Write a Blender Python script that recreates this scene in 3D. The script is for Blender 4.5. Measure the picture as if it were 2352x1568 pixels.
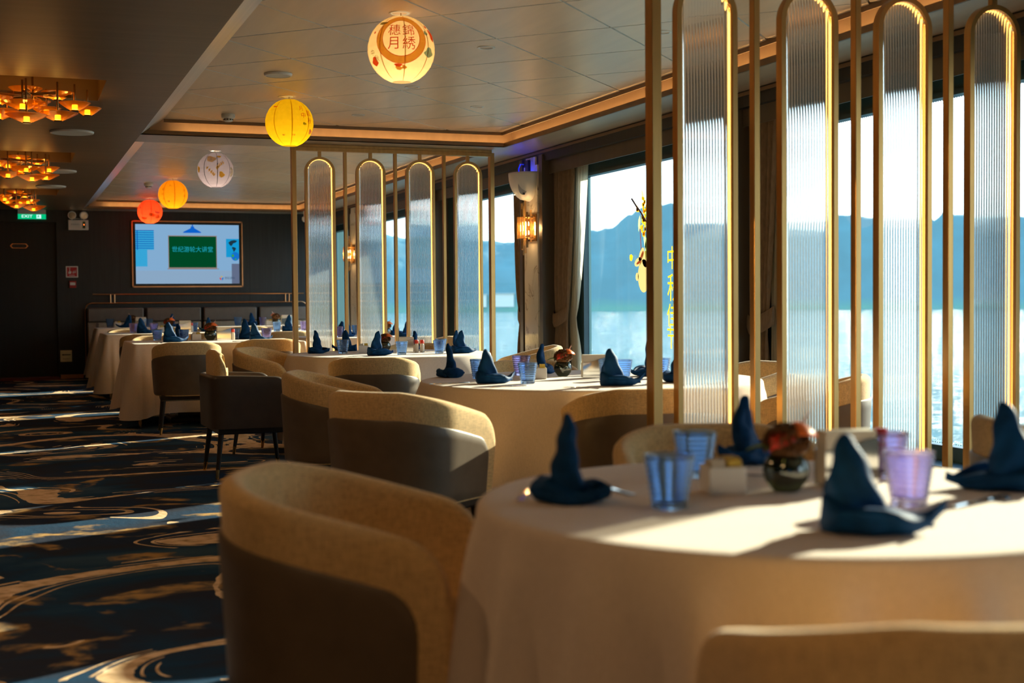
import bpy, math, random
from math import sin, cos, pi, sqrt, atan2, radians, degrees
from mathutils import Vector, Matrix

for o in list(bpy.data.objects):
    bpy.data.objects.remove(o)
S = bpy.context.scene
COL = S.collection

# ------------------------------------------------------------------ camera
YAW, PITCH, ROLL = 0.36286, -0.031166, -0.0079933
EYE = Vector((0, 0, 1.145))
fwd = Vector((sin(YAW) * cos(PITCH), cos(YAW) * cos(PITCH), sin(PITCH)))
rt = Vector((cos(YAW), -sin(YAW), 0))
up = rt.cross(fwd)
r0 = rt * cos(ROLL) + up * sin(ROLL)
u0 = -rt * sin(ROLL) + up * cos(ROLL)
cam = bpy.data.cameras.new('camera')
camo = bpy.data.objects.new('camera', cam)
COL.objects.link(camo)
m = Matrix((r0, u0, -fwd)).transposed().to_4x4()
m.translation = EYE
camo.matrix_world = m
cam.sensor_width = 36
cam.lens = 3037.77 / 2352 * 36
cam.clip_start = .05
cam.clip_end = 6000
cam.dof.use_dof = True
cam.dof.focus_distance = 9.5
cam.dof.aperture_fstop = 2.8
S.camera = camo

# ------------------------------------------------------------------ sky, sun, exposure
S.view_settings.view_transform = 'Standard'
S.view_settings.look = 'None'
S.view_settings.gamma = 1
S.view_settings.use_curve_mapping = False
S.view_settings.exposure = 0.5
SKY = 2.3
W = bpy.data.worlds.new('sky')
S.world = W
W.use_nodes = True
nt = W.node_tree
nt.nodes.clear()
wo = nt.nodes.new('ShaderNodeOutputWorld')
bg = nt.nodes.new('ShaderNodeBackground')
tc = nt.nodes.new('ShaderNodeTexCoord')
sx = nt.nodes.new('ShaderNodeSeparateXYZ')
cr = nt.nodes.new('ShaderNodeValToRGB')
nt.links.new(tc.outputs['Generated'], sx.inputs[0])
nt.links.new(sx.outputs['Z'], cr.inputs[0])
cr.color_ramp.elements[0].position = 0.0
cr.color_ramp.elements[0].color = (1.0, .985, .955, 1)
cr.color_ramp.elements[1].position = .7
cr.color_ramp.elements[1].color = (.28, .50, .85, 1)
nt.links.new(cr.outputs[0], bg.inputs[0])
bg.inputs[1].default_value = SKY
nt.links.new(bg.outputs[0], wo.inputs[0])

sun = bpy.data.lights.new('sun', 'SUN')
sun.energy = 15
sun.color = (1.0, .82, .58)
sun.angle = radians(.6)
suno = bpy.data.objects.new('sun', sun)
COL.objects.link(suno)
SUN_AZ, SUN_EL = radians(24.5), radians(18.3)
sd = Vector((cos(SUN_AZ) * cos(SUN_EL), sin(SUN_AZ) * cos(SUN_EL), sin(SUN_EL)))
suno.rotation_euler = sd.to_track_quat('Z', 'Y').to_euler()
suno.location = (30, 12, 12)

S.cycles.max_bounces = 9
S.cycles.diffuse_bounces = 5
S.cycles.transmission_bounces = 9
S.cycles.transparent_max_bounces = 16
S.cycles.sample_clamp_indirect = 4
S.cycles.blur_glossy = 1.0
S.cycles.use_denoising = True
rnd = random.Random(7)

# unseen warm fill spots added above the aisle, without fixtures, and the amber glow of the three chandeliers
for x_, y_, e_ in ((-.9, .4, 58), (-.9, 4.4, 58), (-.9, 8.4, 34), (-.9, 12.4, 20)):
    l_ = bpy.data.lights.new('aisle_fill', 'SPOT')
    l_.energy = e_
    l_.color = (1.0, .61, .30)
    l_.spot_size = radians(165)
    l_.spot_blend = .6
    l_.shadow_soft_size = .12
    o_ = bpy.data.objects.new('aisle_fill', l_)
    COL.objects.link(o_)
    o_.location = (x_, y_, 2.55)
for y_ in (9.34, 13.69, 17.96):
    l_ = bpy.data.lights.new('chandelier_lamp', 'POINT')
    l_.energy = 1.3
    l_.color = (1.0, .50, .14)
    l_.shadow_soft_size = .2
    o_ = bpy.data.objects.new('chandelier_lamp', l_)
    COL.objects.link(o_)
    o_.location = (.17, y_, 2.2)

# ------------------------------------------------------------------ materials
MATS = {}


def nodes(name):
    m = bpy.data.materials.new(name)
    m.use_nodes = True
    n = m.node_tree.nodes
    b = n.get('Principled BSDF')
    return m, m.node_tree, b


def mat(name, col, rough=.5, metal=0, var=.12, vscale=8, bump=0, bscale=200, stretch=(1, 1, 1), emit=0, ecol=None, trans=0, ior=1.45, sheen=0, coat=0):
    if name in MATS:
        return MATS[name]
    m, t, b = nodes(name)
    N, L = t.nodes, t.links
    tc = N.new('ShaderNodeTexCoord')
    mp = N.new('ShaderNodeMapping')
    mp.inputs['Scale'].default_value = stretch
    L.new(tc.outputs['Object'], mp.inputs[0])
    nz = N.new('ShaderNodeTexNoise')
    nz.inputs['Scale'].default_value = vscale
    nz.inputs['Detail'].default_value = 3
    L.new(mp.outputs[0], nz.inputs['Vector'])
    r = N.new('ShaderNodeValToRGB')
    r.color_ramp.elements[0].position = .3
    r.color_ramp.elements[1].position = .7
    r.color_ramp.elements[0].color = tuple(c * (1 - var) for c in col) + (1,)
    r.color_ramp.elements[1].color = tuple(min(1, c * (1 + var)) for c in col) + (1,)
    L.new(nz.outputs[0], r.inputs[0])
    L.new(r.outputs[0], b.inputs['Base Color'])
    b.inputs['Roughness'].default_value = rough
    b.inputs['Metallic'].default_value = metal
    b.inputs['IOR'].default_value = ior
    if trans:
        b.inputs['Transmission Weight'].default_value = trans
    if sheen:
        b.inputs['Sheen Weight'].default_value = sheen
    if coat:
        b.inputs['Coat Weight'].default_value = coat
        b.inputs['Coat Roughness'].default_value = .15
    if emit:
        b.inputs['Emission Color'].default_value = tuple(ecol or col) + (1,)
        b.inputs['Emission Strength'].default_value = emit
    if bump:
        n2 = N.new('ShaderNodeTexNoise')
        n2.inputs['Scale'].default_value = bscale
        n2.inputs['Detail'].default_value = 2
        L.new(mp.outputs[0], n2.inputs['Vector'])
        bp = N.new('ShaderNodeBump')
        bp.inputs['Strength'].default_value = bump
        bp.inputs['Distance'].default_value = .002
        L.new(n2.outputs[0], bp.inputs['Height'])
        L.new(bp.outputs[0], b.inputs['Normal'])
    MATS[name] = m
    return m


def weave(name, col, scale=260, rough=.9, bump=.5, col2=None):
    """woven cloth: fine threads in three directions, slub by slub lighter and darker"""
    m, t, b = nodes(name)
    N, L = t.nodes, t.links
    tc = N.new('ShaderNodeTexCoord')
    tot = None
    for st_ in ((1, 1, .12), (.12, 1, 1), (1, .12, 1)):
        mp = N.new('ShaderNodeMapping')
        mp.inputs['Scale'].default_value = st_
        L.new(tc.outputs['Object'], mp.inputs[0])
        nz = N.new('ShaderNodeTexNoise')
        nz.inputs['Scale'].default_value = scale
        nz.inputs['Detail'].default_value = 1
        L.new(mp.outputs[0], nz.inputs['Vector'])
        if tot is None:
            tot = nz.outputs[0]
        else:
            a = N.new('ShaderNodeMath')
            L.new(tot, a.inputs[0]); L.new(nz.outputs[0], a.inputs[1])
            tot = a.outputs[0]
    d = N.new('ShaderNodeMath'); d.operation = 'DIVIDE'; d.inputs[1].default_value = 3
    L.new(tot, d.inputs[0])
    r = N.new('ShaderNodeValToRGB')
    c2 = col2 or tuple(c * .62 for c in col)
    r.color_ramp.elements[0].color = c2 + (1,)
    r.color_ramp.elements[1].color = tuple(col) + (1,)
    r.color_ramp.elements[0].position = .38
    r.color_ramp.elements[1].position = .6
    L.new(d.outputs[0], r.inputs[0])
    L.new(r.outputs[0], b.inputs['Base Color'])
    b.inputs['Roughness'].default_value = rough
    b.inputs['Sheen Weight'].default_value = .2
    bp = N.new('ShaderNodeBump')
    bp.inputs['Strength'].default_value = bump
    bp.inputs['Distance'].default_value = .0015
    L.new(d.outputs[0], bp.inputs['Height'])
    L.new(bp.outputs[0], b.inputs['Normal'])
    MATS[name] = m
    return m


def emis(name, col, strength):
    if name in MATS:
        return MATS[name]
    m = bpy.data.materials.new(name)
    m.use_nodes = True
    t = m.node_tree
    t.nodes.clear()
    o = t.nodes.new('ShaderNodeOutputMaterial')
    e = t.nodes.new('ShaderNodeEmission')
    e.inputs[0].default_value = tuple(col) + (1,)
    e.inputs[1].default_value = strength
    t.links.new(e.outputs[0], o.inputs[0])
    MATS[name] = m
    return m


def mixmat(name, parts):
    """parts: list of (type, colour, roughness, weight) blended by fixed weights"""
    m = bpy.data.materials.new(name)
    m.use_nodes = True
    t = m.node_tree
    t.nodes.clear()
    o = t.nodes.new('ShaderNodeOutputMaterial')
    acc, wsum = None, 0
    for ty, col, rough, wgt in parts:
        n = t.nodes.new('ShaderNodeBsdf' + ty)
        n.inputs['Color'].default_value = tuple(col) + (1,)
        if 'Roughness' in n.inputs and rough is not None:
            n.inputs['Roughness'].default_value = rough
        if acc is None:
            acc, wsum = n, wgt
        else:
            mx = t.nodes.new('ShaderNodeMixShader')
            wsum += wgt
            mx.inputs[0].default_value = wgt / wsum
            t.links.new(acc.outputs[0], mx.inputs[1])
            t.links.new(n.outputs[0], mx.inputs[2])
            acc = mx
    t.links.new(acc.outputs[0], o.inputs[0])
    MATS[name] = m
    return m


def paper(name, col):
    """lantern paper: lets the lamp inside glow through, with faint fibres"""
    m = bpy.data.materials.new(name)
    m.use_nodes = True
    t = m.node_tree
    t.nodes.clear()
    N, L = t.nodes, t.links
    o = N.new('ShaderNodeOutputMaterial')
    tr = N.new('ShaderNodeBsdfTranslucent')
    df = N.new('ShaderNodeBsdfDiffuse')
    mx = N.new('ShaderNodeMixShader')
    mx.inputs[0].default_value = .3
    tc = N.new('ShaderNodeTexCoord')
    nz = N.new('ShaderNodeTexNoise')
    nz.inputs['Scale'].default_value = 30
    L.new(tc.outputs['Object'], nz.inputs[0])
    r = N.new('ShaderNodeValToRGB')
    r.color_ramp.elements[0].color = tuple(c * .85 for c in col) + (1,)
    r.color_ramp.elements[1].color = tuple(col) + (1,)
    L.new(nz.outputs[0], r.inputs[0])
    for n in (tr, df):
        L.new(r.outputs[0], n.inputs['Color'])
    L.new(tr.outputs[0], mx.inputs[1])
    L.new(df.outputs[0], mx.inputs[2])
    L.new(mx.outputs[0], o.inputs[0])
    MATS[name] = m
    return m


GOLD = mat('brushed_gold', (.56, .31, .11), .36, 1, .1, 30, .15, 300, (1, 1, .05))
COPPER = mat('copper_trim', (.62, .30, .14), .3, 1, .08, 12)
BRASS = mat('polished_brass', (.78, .52, .22), .18, 1, .06, 20)
CHROME = mat('polished_steel', (.72, .70, .66), .08, 1, .03, 10)
FABRIC = weave('beige_fabric', (.74, .475, .205), 260, .9, .5)
LEATHER = mat('taupe_leather', (.125, .085, .052), .42, 0, .1, 14, .2, 350)
LEATHERD = mat('dark_leather', (.055, .036, .025), .42, 0, .1, 14, .2, 350)
WOOD = mat('dark_wood', (.018, .014, .012), .35, 0, .3, 20, 0, 0, (1, 1, .1))
CLOTH = weave('linen_cloth', (.72, .585, .475), 400, .85, .2, (.62, .50, .40))
NAVY = mat('navy_napkin', (.003, .040, .125), .6, 0, .25, 40, .3, 500)
WHITEC = mat('white_ceramic', (.75, .72, .67), .3, 0, .03, 10)
PAPERB = mat('paper_napkins', (.62, .55, .44), .8, 0, .06, 20)
YELLOWS = mat('yellow_sachets', (.62, .42, .05), .45, 0, .3, 90)
REDCAP = mat('red_plastic', (.7, .05, .02), .35, 0, .05, 10)
CLEARW = mat('milky_bottle', (.7, .62, .5), .3, 0, .05, 10)
BROWNF = mat('brown_flower', (.16, .065, .018), .7, 0, .4, 60)
ORANGE = mat('orange_petal', (.85, .16, .02), .4, 0, .2, 20)
REDP = mat('red_petal', (.65, .04, .02), .35, 0, .2, 20)
PINKP = mat('pink_petal', (.75, .45, .38), .4, 0, .1, 20)
GREENL = mat('green_leaf', (.12, .2, .04), .5, 0, .2, 20)
BOWLG = mixmat('smoked_glass_bowl', [('Transparent', (.32, .38, .24), None, .5), ('Glossy', (.9, .9, .85), .05, .14), ('Diffuse', (.012, .02, .012), .5, .36)])
BLUEG = mat('blue_glass', (.44, .64, .95), .04, 0, .04, 10, 0, trans=1, ior=1.35)
VIOLETG = mat('violet_glass', (.66, .60, .93), .04, 0, .04, 10, 0, trans=1, ior=1.35)
FLUTE = mixmat('fluted_glass', [('Glass', (.97, .99, 1.0), .02, .92), ('Translucent', (.9, .93, .95), None, .08)])
PANE = mixmat('tinted_pane', [('Transparent', (.88, .97, 1.0), None, .94), ('Translucent', (.3, .75, .9), None, .03), ('Glossy', (1, 1, 1), .02, .03)])
TEAL = mat('teal_window_frame', (.022, .06, .075), .35, 0, .1, 6, 0)
DARKW = mat('charcoal_panel', (.016, .017, .018), .45, 0, .25, 30, .15, 120, (1, 1, .06))
DOORM = mat('door_black', (.009, .009, .009), .45, 0, .2, 30, 0, 0, (1, 1, .06))
PILAST = mat('bronze_pilaster', (.11, .085, .06), .4, .3, .1, 10, 0, 0, (1, 1, .1))
CEILD = mat('brown_ceiling_laminate', (.18, .115, .065), .42, .1, .12, 5, .06, 60, (.15, 3, 1))
SOFF = mat('soffit_laminate', (.40, .30, .21), .35, .15, .06, 5, .04, 60, (3, .2, 1))
TILE = mat('ceiling_tile_metal', (.76, .585, .41), .36, .15, .05, 4, .05, 90, (3, .3, 1))
STRIPM = mat('brushed_steel_edge', (.58, .52, .46), .3, .85, .08, 6, .08, 120, (6, .1, 1))
BLACK = mat('black_backing', (.012, .011, .01), .7, 0, .1, 5)
FASCIA = mat('bronze_fascia', (.22, .135, .075), .4, .4, .08, 8)
WHITEP = mat('white_plastic', (.72, .70, .66), .35, 0, .03, 8)
BLACKP = mat('black_plastic', (.015, .015, .016), .35, 0, .1, 8)
CURTB = mat('brown_curtain', (.20, .13, .078), .85, 0, .15, 60, .4, 300, (1, 1, .3))
SHEER = mixmat('cream_sheer', [('Translucent', (.85, .78, .62), None, .5), ('Diffuse', (.8, .72, .56), .5, .3), ('Transparent', (1, .97, .9), None, .2)])
AMBER = mixmat('amber_glass', [('Transparent', (1.0, .70, .26), None, .50), ('Translucent', (1.0, .56, .09), None, .34), ('Glossy', (1, .9, .75), .12, .16), ('Diffuse', (.40, .16, .03), .5, .12)])
CRYSTAL = mixmat('crystal_rod', [('Transparent', (1, .82, .55), None, .5), ('Glossy', (1, .9, .75), .08, .35), ('Translucent', (1, .75, .4), None, .15)])
SMOKEC = mixmat('smoked_rod', [('Transparent', (.35, .26, .16), None, .3), ('Glossy', (1, .85, .6), .08, .4), ('Diffuse', (.05, .03, .02), .5, .3)])
LEDW = emis('warm_led', (1.0, .55, .20), 20)
LEDP = emis('panel_led', (1.0, .45, .09), 3.6)
BULB = emis('amber_bulb', (1.0, .50, .08), 14)
BULBW = emis('warm_bulb', (1.0, .70, .36), 12)
DLW = emis('downlight_glow', (1.0, .75, .42), 14)


def marble():
    m, t, b = nodes('marble')
    N, L = t.nodes, t.links
    tc = N.new('ShaderNodeTexCoord')
    nz = N.new('ShaderNodeTexNoise')
    nz.inputs['Scale'].default_value = 3
    nz.inputs['Detail'].default_value = 8
    nz.inputs['Distortion'].default_value = 1.2
    L.new(tc.outputs['Object'], nz.inputs[0])
    r = N.new('ShaderNodeValToRGB')
    e = r.color_ramp.elements
    e[0].position, e[0].color = .44, (.72, .66, .56, 1)
    e[1].position, e[1].color = .56, (.74, .68, .58, 1)
    k = e.new(.49); k.color = (.70, .63, .52, 1)
    k = e.new(.5); k.color = (.30, .24, .18, 1)
    k = e.new(.51); k.color = (.70, .63, .52, 1)
    L.new(nz.outputs[0], r.inputs[0])
    L.new(r.outputs[0], b.inputs['Base Color'])
    b.inputs['Roughness'].default_value = .12
    MATS['marble'] = m
    return m


MARBLE = marble()


def carpet():
    m, t, b = nodes('patterned_carpet')
    N, L = t.nodes, t.links

    def nz(scale, det, dist=0, vec=None, rough=.5):
        n = N.new('ShaderNodeTexNoise')
        n.inputs['Scale'].default_value = scale
        n.inputs['Detail'].default_value = det
        n.inputs['Distortion'].default_value = dist
        n.inputs['Roughness'].default_value = rough
        if vec is not None:
            L.new(vec, n.inputs['Vector'])
        return n

    def math_(op, a, bb=None, clamp=False):
        n = N.new('ShaderNodeMath')
        n.operation = op
        n.use_clamp = clamp
        for i, v in enumerate((a, bb)):
            if v is None:
                continue
            if isinstance(v, (int, float)):
                n.inputs[i].default_value = v
            else:
                L.new(v, n.inputs[i])
        return n.outputs[0]

    def ramp(fac, stops):
        r = N.new('ShaderNodeValToRGB')
        e = r.color_ramp.elements
        e[0].position, e[0].color = stops[0][0], stops[0][1] + (1,)
        e[1].position, e[1].color = stops[-1][0], stops[-1][1] + (1,)
        for p, c in stops[1:-1]:
            k = e.new(p)
            k.color = c + (1,)
        L.new(fac, r.inputs[0])
        return r.outputs[0]

    def mix(f, a, c):
        n = N.new('ShaderNodeMix')
        n.data_type = 'RGBA'
        L.new(f, n.inputs[0])
        L.new(a, n.inputs[6])
        L.new(c, n.inputs[7])
        return n.outputs[2]
    tc = N.new('ShaderNodeTexCoord')
    mp = N.new('ShaderNodeMapping')
    mp.inputs['Scale'].default_value = (.95, 1.25, 1)
    mp.inputs['Rotation'].default_value = (0, 0, .5)
    L.new(tc.outputs['Object'], mp.inputs[0])
    V = mp.outputs[0]
    # broad blotches of navy, charcoal and petrol
    base = ramp(nz(.9, 5, .6, V).outputs[0], [(.3, (.012, .036, .085)), (.46, (.026, .030, .046)), (.54, (.014, .046, .095)), (.7, (.05, .095, .14))])
    # meandering sand-coloured ribbons: a band around one level of a smooth field, width driven by another
    f = nz(.62, 1.2, .55, V, .3).outputs[0]
    d = math_('DIVIDE', math_('ABSOLUTE', math_('SUBTRACT', math_('FRACT', math_('MULTIPLY', f, 4.6)), .5)), 4.6)
    wdt = ramp(nz(1.1, 1, 0, V).outputs[0], [(.36, (.004,) * 3), (.64, (.040,) * 3)])
    edge = math_('MULTIPLY', nz(9, 4, 0, V).outputs[0], .018)
    band = math_('GREATER_THAN', math_('SUBTRACT', wdt, d), edge)
    # thin parallel lines like wood grain beside the ribbons
    w = N.new('ShaderNodeTexWave')
    w.wave_type = 'RINGS'
    w.inputs['Scale'].default_value = 1.0
    fm = math_('MULTIPLY', f, 60.0)
    fl = math_('FRACT', fm)
    ln = math_('LESS_THAN', fl, .22)
    near = math_('LESS_THAN', d, .05)
    pat = math_('GREATER_THAN', nz(1.7, 1, 0, V).outputs[0], .53)
    lines = math_('MULTIPLY', math_('MULTIPLY', ln, near), pat)
    sand = ramp(nz(14, 4, .5, V).outputs[0], [(.3, (.42, .26, .135)), (.5, (.74, .51, .30)), (.7, (.86, .64, .42))])
    ochre = ramp(nz(10, 4, 0, V).outputs[0], [(.35, (.04, .055, .07)), (.6, (.46, .27, .10))])
    och = ramp(nz(2.1, 4, .8, V).outputs[0], [(.58, (0, 0, 0)), (.64, (1, 1, 1))])
    c = mix(och, base, ochre)
    c = mix(band, c, sand)
    c = mix(lines, c, sand)
    L.new(c, b.inputs['Base Color'])
    b.inputs['Roughness'].default_value = .95
    bp = N.new('ShaderNodeBump')
    bp.inputs['Strength'].default_value = .6
    bp.inputs['Distance'].default_value = .004
    L.new(nz(240, 2).outputs[0], bp.inputs['Height'])
    L.new(bp.outputs[0], b.inputs['Normal'])
    MATS['carpet'] = m
    return m


CARPET = carpet()


for m_, v_ in ((NAVY, .12), (FABRIC, .12), (CLOTH, .1), (CARPET, .05), (CURTB, .15), (LEATHER, .35), (TILE, .45)):
    m_.node_tree.nodes['Principled BSDF'].inputs['Specular IOR Level'].default_value = v_


# ------------------------------------------------------------------ mesh helpers
class MB:
    def __init__(s):
        s.v, s.f = [], []

    def add(s, vs, fs):
        k = len(s.v)
        s.v += [Vector(p) for p in vs]
        s.f += [tuple(i + k for i in f) for f in fs]
        return s

    def box(s, x0, x1, y0, y1, z0, z1, rz=0, c=None):
        vs = [Vector((x, y, z)) for z in (z0, z1) for x, y in ((x0, y0), (x1, y0), (x1, y1), (x0, y1))]
        if rz:
            c = Vector(c or ((x0 + x1) / 2, (y0 + y1) / 2, 0))
            R = Matrix.Rotation(rz, 3, 'Z')
            vs = [R @ (p - c) + c for p in vs]
        return s.add(vs, [(3, 2, 1, 0), (4, 5, 6, 7), (0, 1, 5, 4), (1, 2, 6, 5), (2, 3, 7, 6), (3, 0, 4, 7)])

    def loft(s, rings, closed=True, caps=True):
        n = len(rings[0])
        vs = [p for r in rings for p in r]
        fs = []
        for i in range(len(rings) - 1):
            for j in range(n if closed else n - 1):
                j2 = (j + 1) % n
                fs.append((i * n + j, i * n + j2, (i + 1) * n + j2, (i + 1) * n + j))
        if caps:
            fs.append(tuple(range(n))[::-1])
            fs.append(tuple((len(rings) - 1) * n + j for j in range(n)))
        return s.add(vs, fs)

    def rod(s, p0, p1, ra, rb=None, n=10, caps=True):
        rb = ra if rb is None else rb
        p0, p1 = Vector(p0), Vector(p1)
        d = (p1 - p0).normalized()
        a = d.orthogonal().normalized()
        b = d.cross(a)
        return s.loft([[p + (a * cos(2 * pi * i / n) + b * sin(2 * pi * i / n)) * r for i in range(n)] for p, r in ((p0, ra), (p1, rb))], True, caps)

    def tube(s, pts, r, n=8, closed=False):
        pts = [Vector(p) for p in pts]
        rings = []
        a = None
        for i, p in enumerate(pts):
            d = (pts[min(i + 1, len(pts) - 1)] - pts[max(i - 1, 0)]).normalized()
            if a is None:
                a = d.orthogonal().normalized()
            a = (a - d * a.dot(d)).normalized()
            b = d.cross(a)
            rr = r[i] if isinstance(r, (list, tuple)) else r
            rings.append([p + (a * cos(2 * pi * j / n) + b * sin(2 * pi * j / n)) * rr for j in range(n)])
        return s.loft(rings)

    def lathe(s, prof, n=24, c=(0, 0, 0), caps=False):
        c = Vector(c)
        return s.loft([[c + Vector((r * cos(2 * pi * i / n), r * sin(2 * pi * i / n), z)) for i in range(n)] for r, z in prof], True, caps)

    def prism(s, poly, fn, depth):
        """poly in 2D, fn(u, v, d) -> 3D point, extruded from d=0 to d=depth"""
        n = len(poly)
        vs = [fn(u, v, 0) for u, v in poly] + [fn(u, v, depth) for u, v in poly]
        fs = [tuple(range(n))[::-1], tuple(range(n, 2 * n))] + [(i, (i + 1) % n, n + (i + 1) % n, n + i) for i in range(n)]
        return s.add(vs, fs)

    def build(s, name, material, parent=None, smooth=40, bevel=0, kind=None, sub=0):
        me = bpy.data.meshes.new(name)
        me.from_pydata([tuple(p) for p in s.v], [], s.f)
        me.validate()
        me.materials.append(material)
        o = bpy.data.objects.new(name, me)
        COL.objects.link(o)
        if parent:
            o.parent = parent
        bmesh_fix(me)
        if smooth:
            me.shade_smooth()
            me.set_sharp_from_angle(angle=radians(smooth))
        if bevel:
            b = o.modifiers.new('bevel', 'BEVEL')
            b.width = bevel
            b.segments = 2
            b.limit_method = 'ANGLE'
        if sub:
            b = o.modifiers.new('subdivision', 'SUBSURF')
            b.levels = b.render_levels = sub
        if kind:
            o['kind'] = kind
        return o


def bmesh_fix(me):
    import bmesh
    bm = bmesh.new()
    bm.from_mesh(me)
    bmesh.ops.recalc_face_normals(bm, faces=bm.faces)
    bm.to_mesh(me)
    bm.free()


def thing(name, label, cat, loc=(0, 0, 0), rz=0, group=None, sc=None):
    o = bpy.data.objects.new(name, None)
    COL.objects.link(o)
    o.location = loc
    o.rotation_euler = (0, 0, rz)
    if sc:
        o.scale = sc
    o.empty_display_size = .1
    tag(o, label, cat, group)
    return o


def tag(o, label, cat, group=None):
    o['label'] = label
    o['category'] = cat
    if group:
        o['group'] = group
    return o


def dup(root, label, loc, rz=0, group=None, sc=None):
    """a copy of a thing with copies of its parts and sub-parts (mesh data shared)"""
    r = root.copy()
    COL.objects.link(r)
    r.location = loc
    r.rotation_euler = (0, 0, rz)
    r.scale = sc or (1, 1, 1)
    r['label'] = label
    if group:
        r['group'] = group
    for ch in list(root.children):
        c = ch.copy()
        COL.objects.link(c)
        c.parent = r
        for g in list(ch.children):
            d = g.copy()
            COL.objects.link(d)
            d.parent = c
    return r


FIRST = {}


def place(key, maker, label, loc, rz=0, group=None, sc=None):
    if key not in FIRST:
        o = maker()
        FIRST[key] = o
        o['label'] = label
        if group:
            o['group'] = group
        o.location = loc
        o.rotation_euler = (0, 0, rz)
        o.scale = sc or (1, 1, 1)
        return o
    return dup(FIRST[key], label, loc, rz, group, sc)


def facing(dx, dy):
    return atan2(dy, dx) - pi / 2


def text_mesh(body, size, align='CENTER'):
    c = bpy.data.curves.new('lettering', 'FONT')
    c.body = body
    c.size = size
    c.align_x = align
    c.align_y = 'CENTER'
    o = bpy.data.objects.new('lettering', c)
    COL.objects.link(o)
    dg = bpy.context.evaluated_depsgraph_get()
    me = bpy.data.meshes.new_from_object(o.evaluated_get(dg))
    bpy.data.objects.remove(o)
    return [v.co.copy() for v in me.vertices], [tuple(p.vertices) for p in me.polygons]


def text_on(mb, body, size, fn):
    v, f = text_mesh(body, size)
    mb.add([fn(p.x, p.y) for p in v], f)
    return mb

# ------------------------------------------------------------------ room shell
ZS, ZT = 2.573, 2.707          # soffit and tile heights
XL, XW, YB, YF = -3.2, 4.76, -2.2, 21.38
XE, XT, XR = 1.065, 1.254, 4.32   # edge of brown ceiling, tile field from / to
BEAM1, BEAM2 = (4.62, 5.20), (11.62, 12.16)

MB().box(XL, 5.3, YB, YF + .2, -.05, 0).build('floor', CARPET, kind='structure', smooth=0)
# the far wall with its door recess
b = MB()
b.box(XL, -.15, YF, YF + .12, 0, 2.75).box(-.15, .711, YF, YF + .12, 2.385, 2.75).box(.711, 5.3, YF, YF + .12, 0, 2.75)
for i in range(9):
    x = .711 + .001 + i * .47
wall_far = b.build('wall_far', DARKW, kind='structure', smooth=0)
b = MB()
for x in (1.62, 3.62):
    b.box(x - .003, x + .003, YF - .002, YF, .05, 2.56)
b.build('trim_1', BLACK, kind='structure', smooth=0)
d = MB().box(-.15, .711, YF + .07, YF + .11, 0, 2.385).build('door_1', DOORM, kind='structure', smooth=0)
b = MB()
b.box(.69, .715, YF - .012, YF + .08, 0, 2.40).box(-.17, -.145, YF - .012, YF + .08, 0, 2.40).box(-.145, .69, YF - .012, YF + .08, 2.385, 2.41)
b.build('door_frame', DARKW, d, smooth=0)
b = MB()
pl = [(-.13, 0), (-.10, .035), (.10, .035), (.13, 0), (.10, -.035), (-.10, -.035)]
b.prism(pl, lambda u, v, dd: Vector((.156 + u, YF + .062 + dd, 2.028 + v)), .01)
dp = b.build('door_plate', COPPER, d, smooth=0)
b = MB()
b.prism([(x * .88, y * .8) for x, y in pl], lambda u, v, dd: Vector((.156 + u, YF + .059 + dd, 2.028 + v)), .005)
b.build('plate_face', DARKW, dp, smooth=0)
MB().box(-.15, .70, YF - .35, YF + .06, 0, .035).build('trim_2', mat('dark_red_sill', (.13, .025, .018), .6), kind='structure', smooth=0)
MB().box(.72, 1.05, YF - .012, YF, 0, .06).build('baseboard_far', COPPER, kind='structure', smooth=0)
MB().box(XL - .12, XL, YB, YF, 0, 2.75).build('wall_left', DARKW, kind='structure', smooth=0)
MB().box(XL, 5.3, YB - .12, YB, 0, 2.75).build('wall_back', DARKW, kind='structure', smooth=0)
MB().box(XL - .1, 5.3, YB - .1, YF + .1, 2.86, 2.95).build('ceiling_deck', BLACK, kind='structure', smooth=0)

# brown ceiling on the aisle side, with three square recesses for the chandeliers
RX0, RX1 = -.27, .61
RECS = [(8.88, 9.80), (13.22, 14.15), (17.50, 18.42)]
b = MB()
b.box(XL, RX0, YB, YF, ZS, ZS + .02).box(RX1, XE, YB, YF, ZS, ZS + .02)
y = YB
for y0, y1 in RECS:
    b.box(RX0, RX1, y, y0, ZS, ZS + .02)
    y = y1
b.box(RX0, RX1, y, YF, ZS, ZS + .02)
for y0, y1 in RECS:
    z0, z1, t = ZS + .02, ZS + .17, .01
    b.box(RX0 - t, RX0, y0, y1, z0, z1).box(RX1, RX1 + t, y0, y1, z0, z1).box(RX0, RX1, y0 - t, y0, z0, z1).box(RX0, RX1, y1, y1 + t, z0, z1).box(RX0, RX1, y0, y1, z1, z1 + t)
b.build('ceiling_brown', CEILD, kind='structure', smooth=0)

# soffit: beams over the partitions and the strip along the windows
b = MB()
b.box(XE, 4.36, BEAM1[0], BEAM1[1], ZS, ZS + .006).box(XE, 4.36, BEAM2[0], BEAM2[1], ZS, ZS + .006).box(XE, 4.36, 20.93, YF, ZS, ZS + .006)
b.box(4.36, XW + .02, YB, YF, ZS, ZS + .006)
b.build('ceiling_soffit', SOFF, kind='structure', smooth=0)


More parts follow.
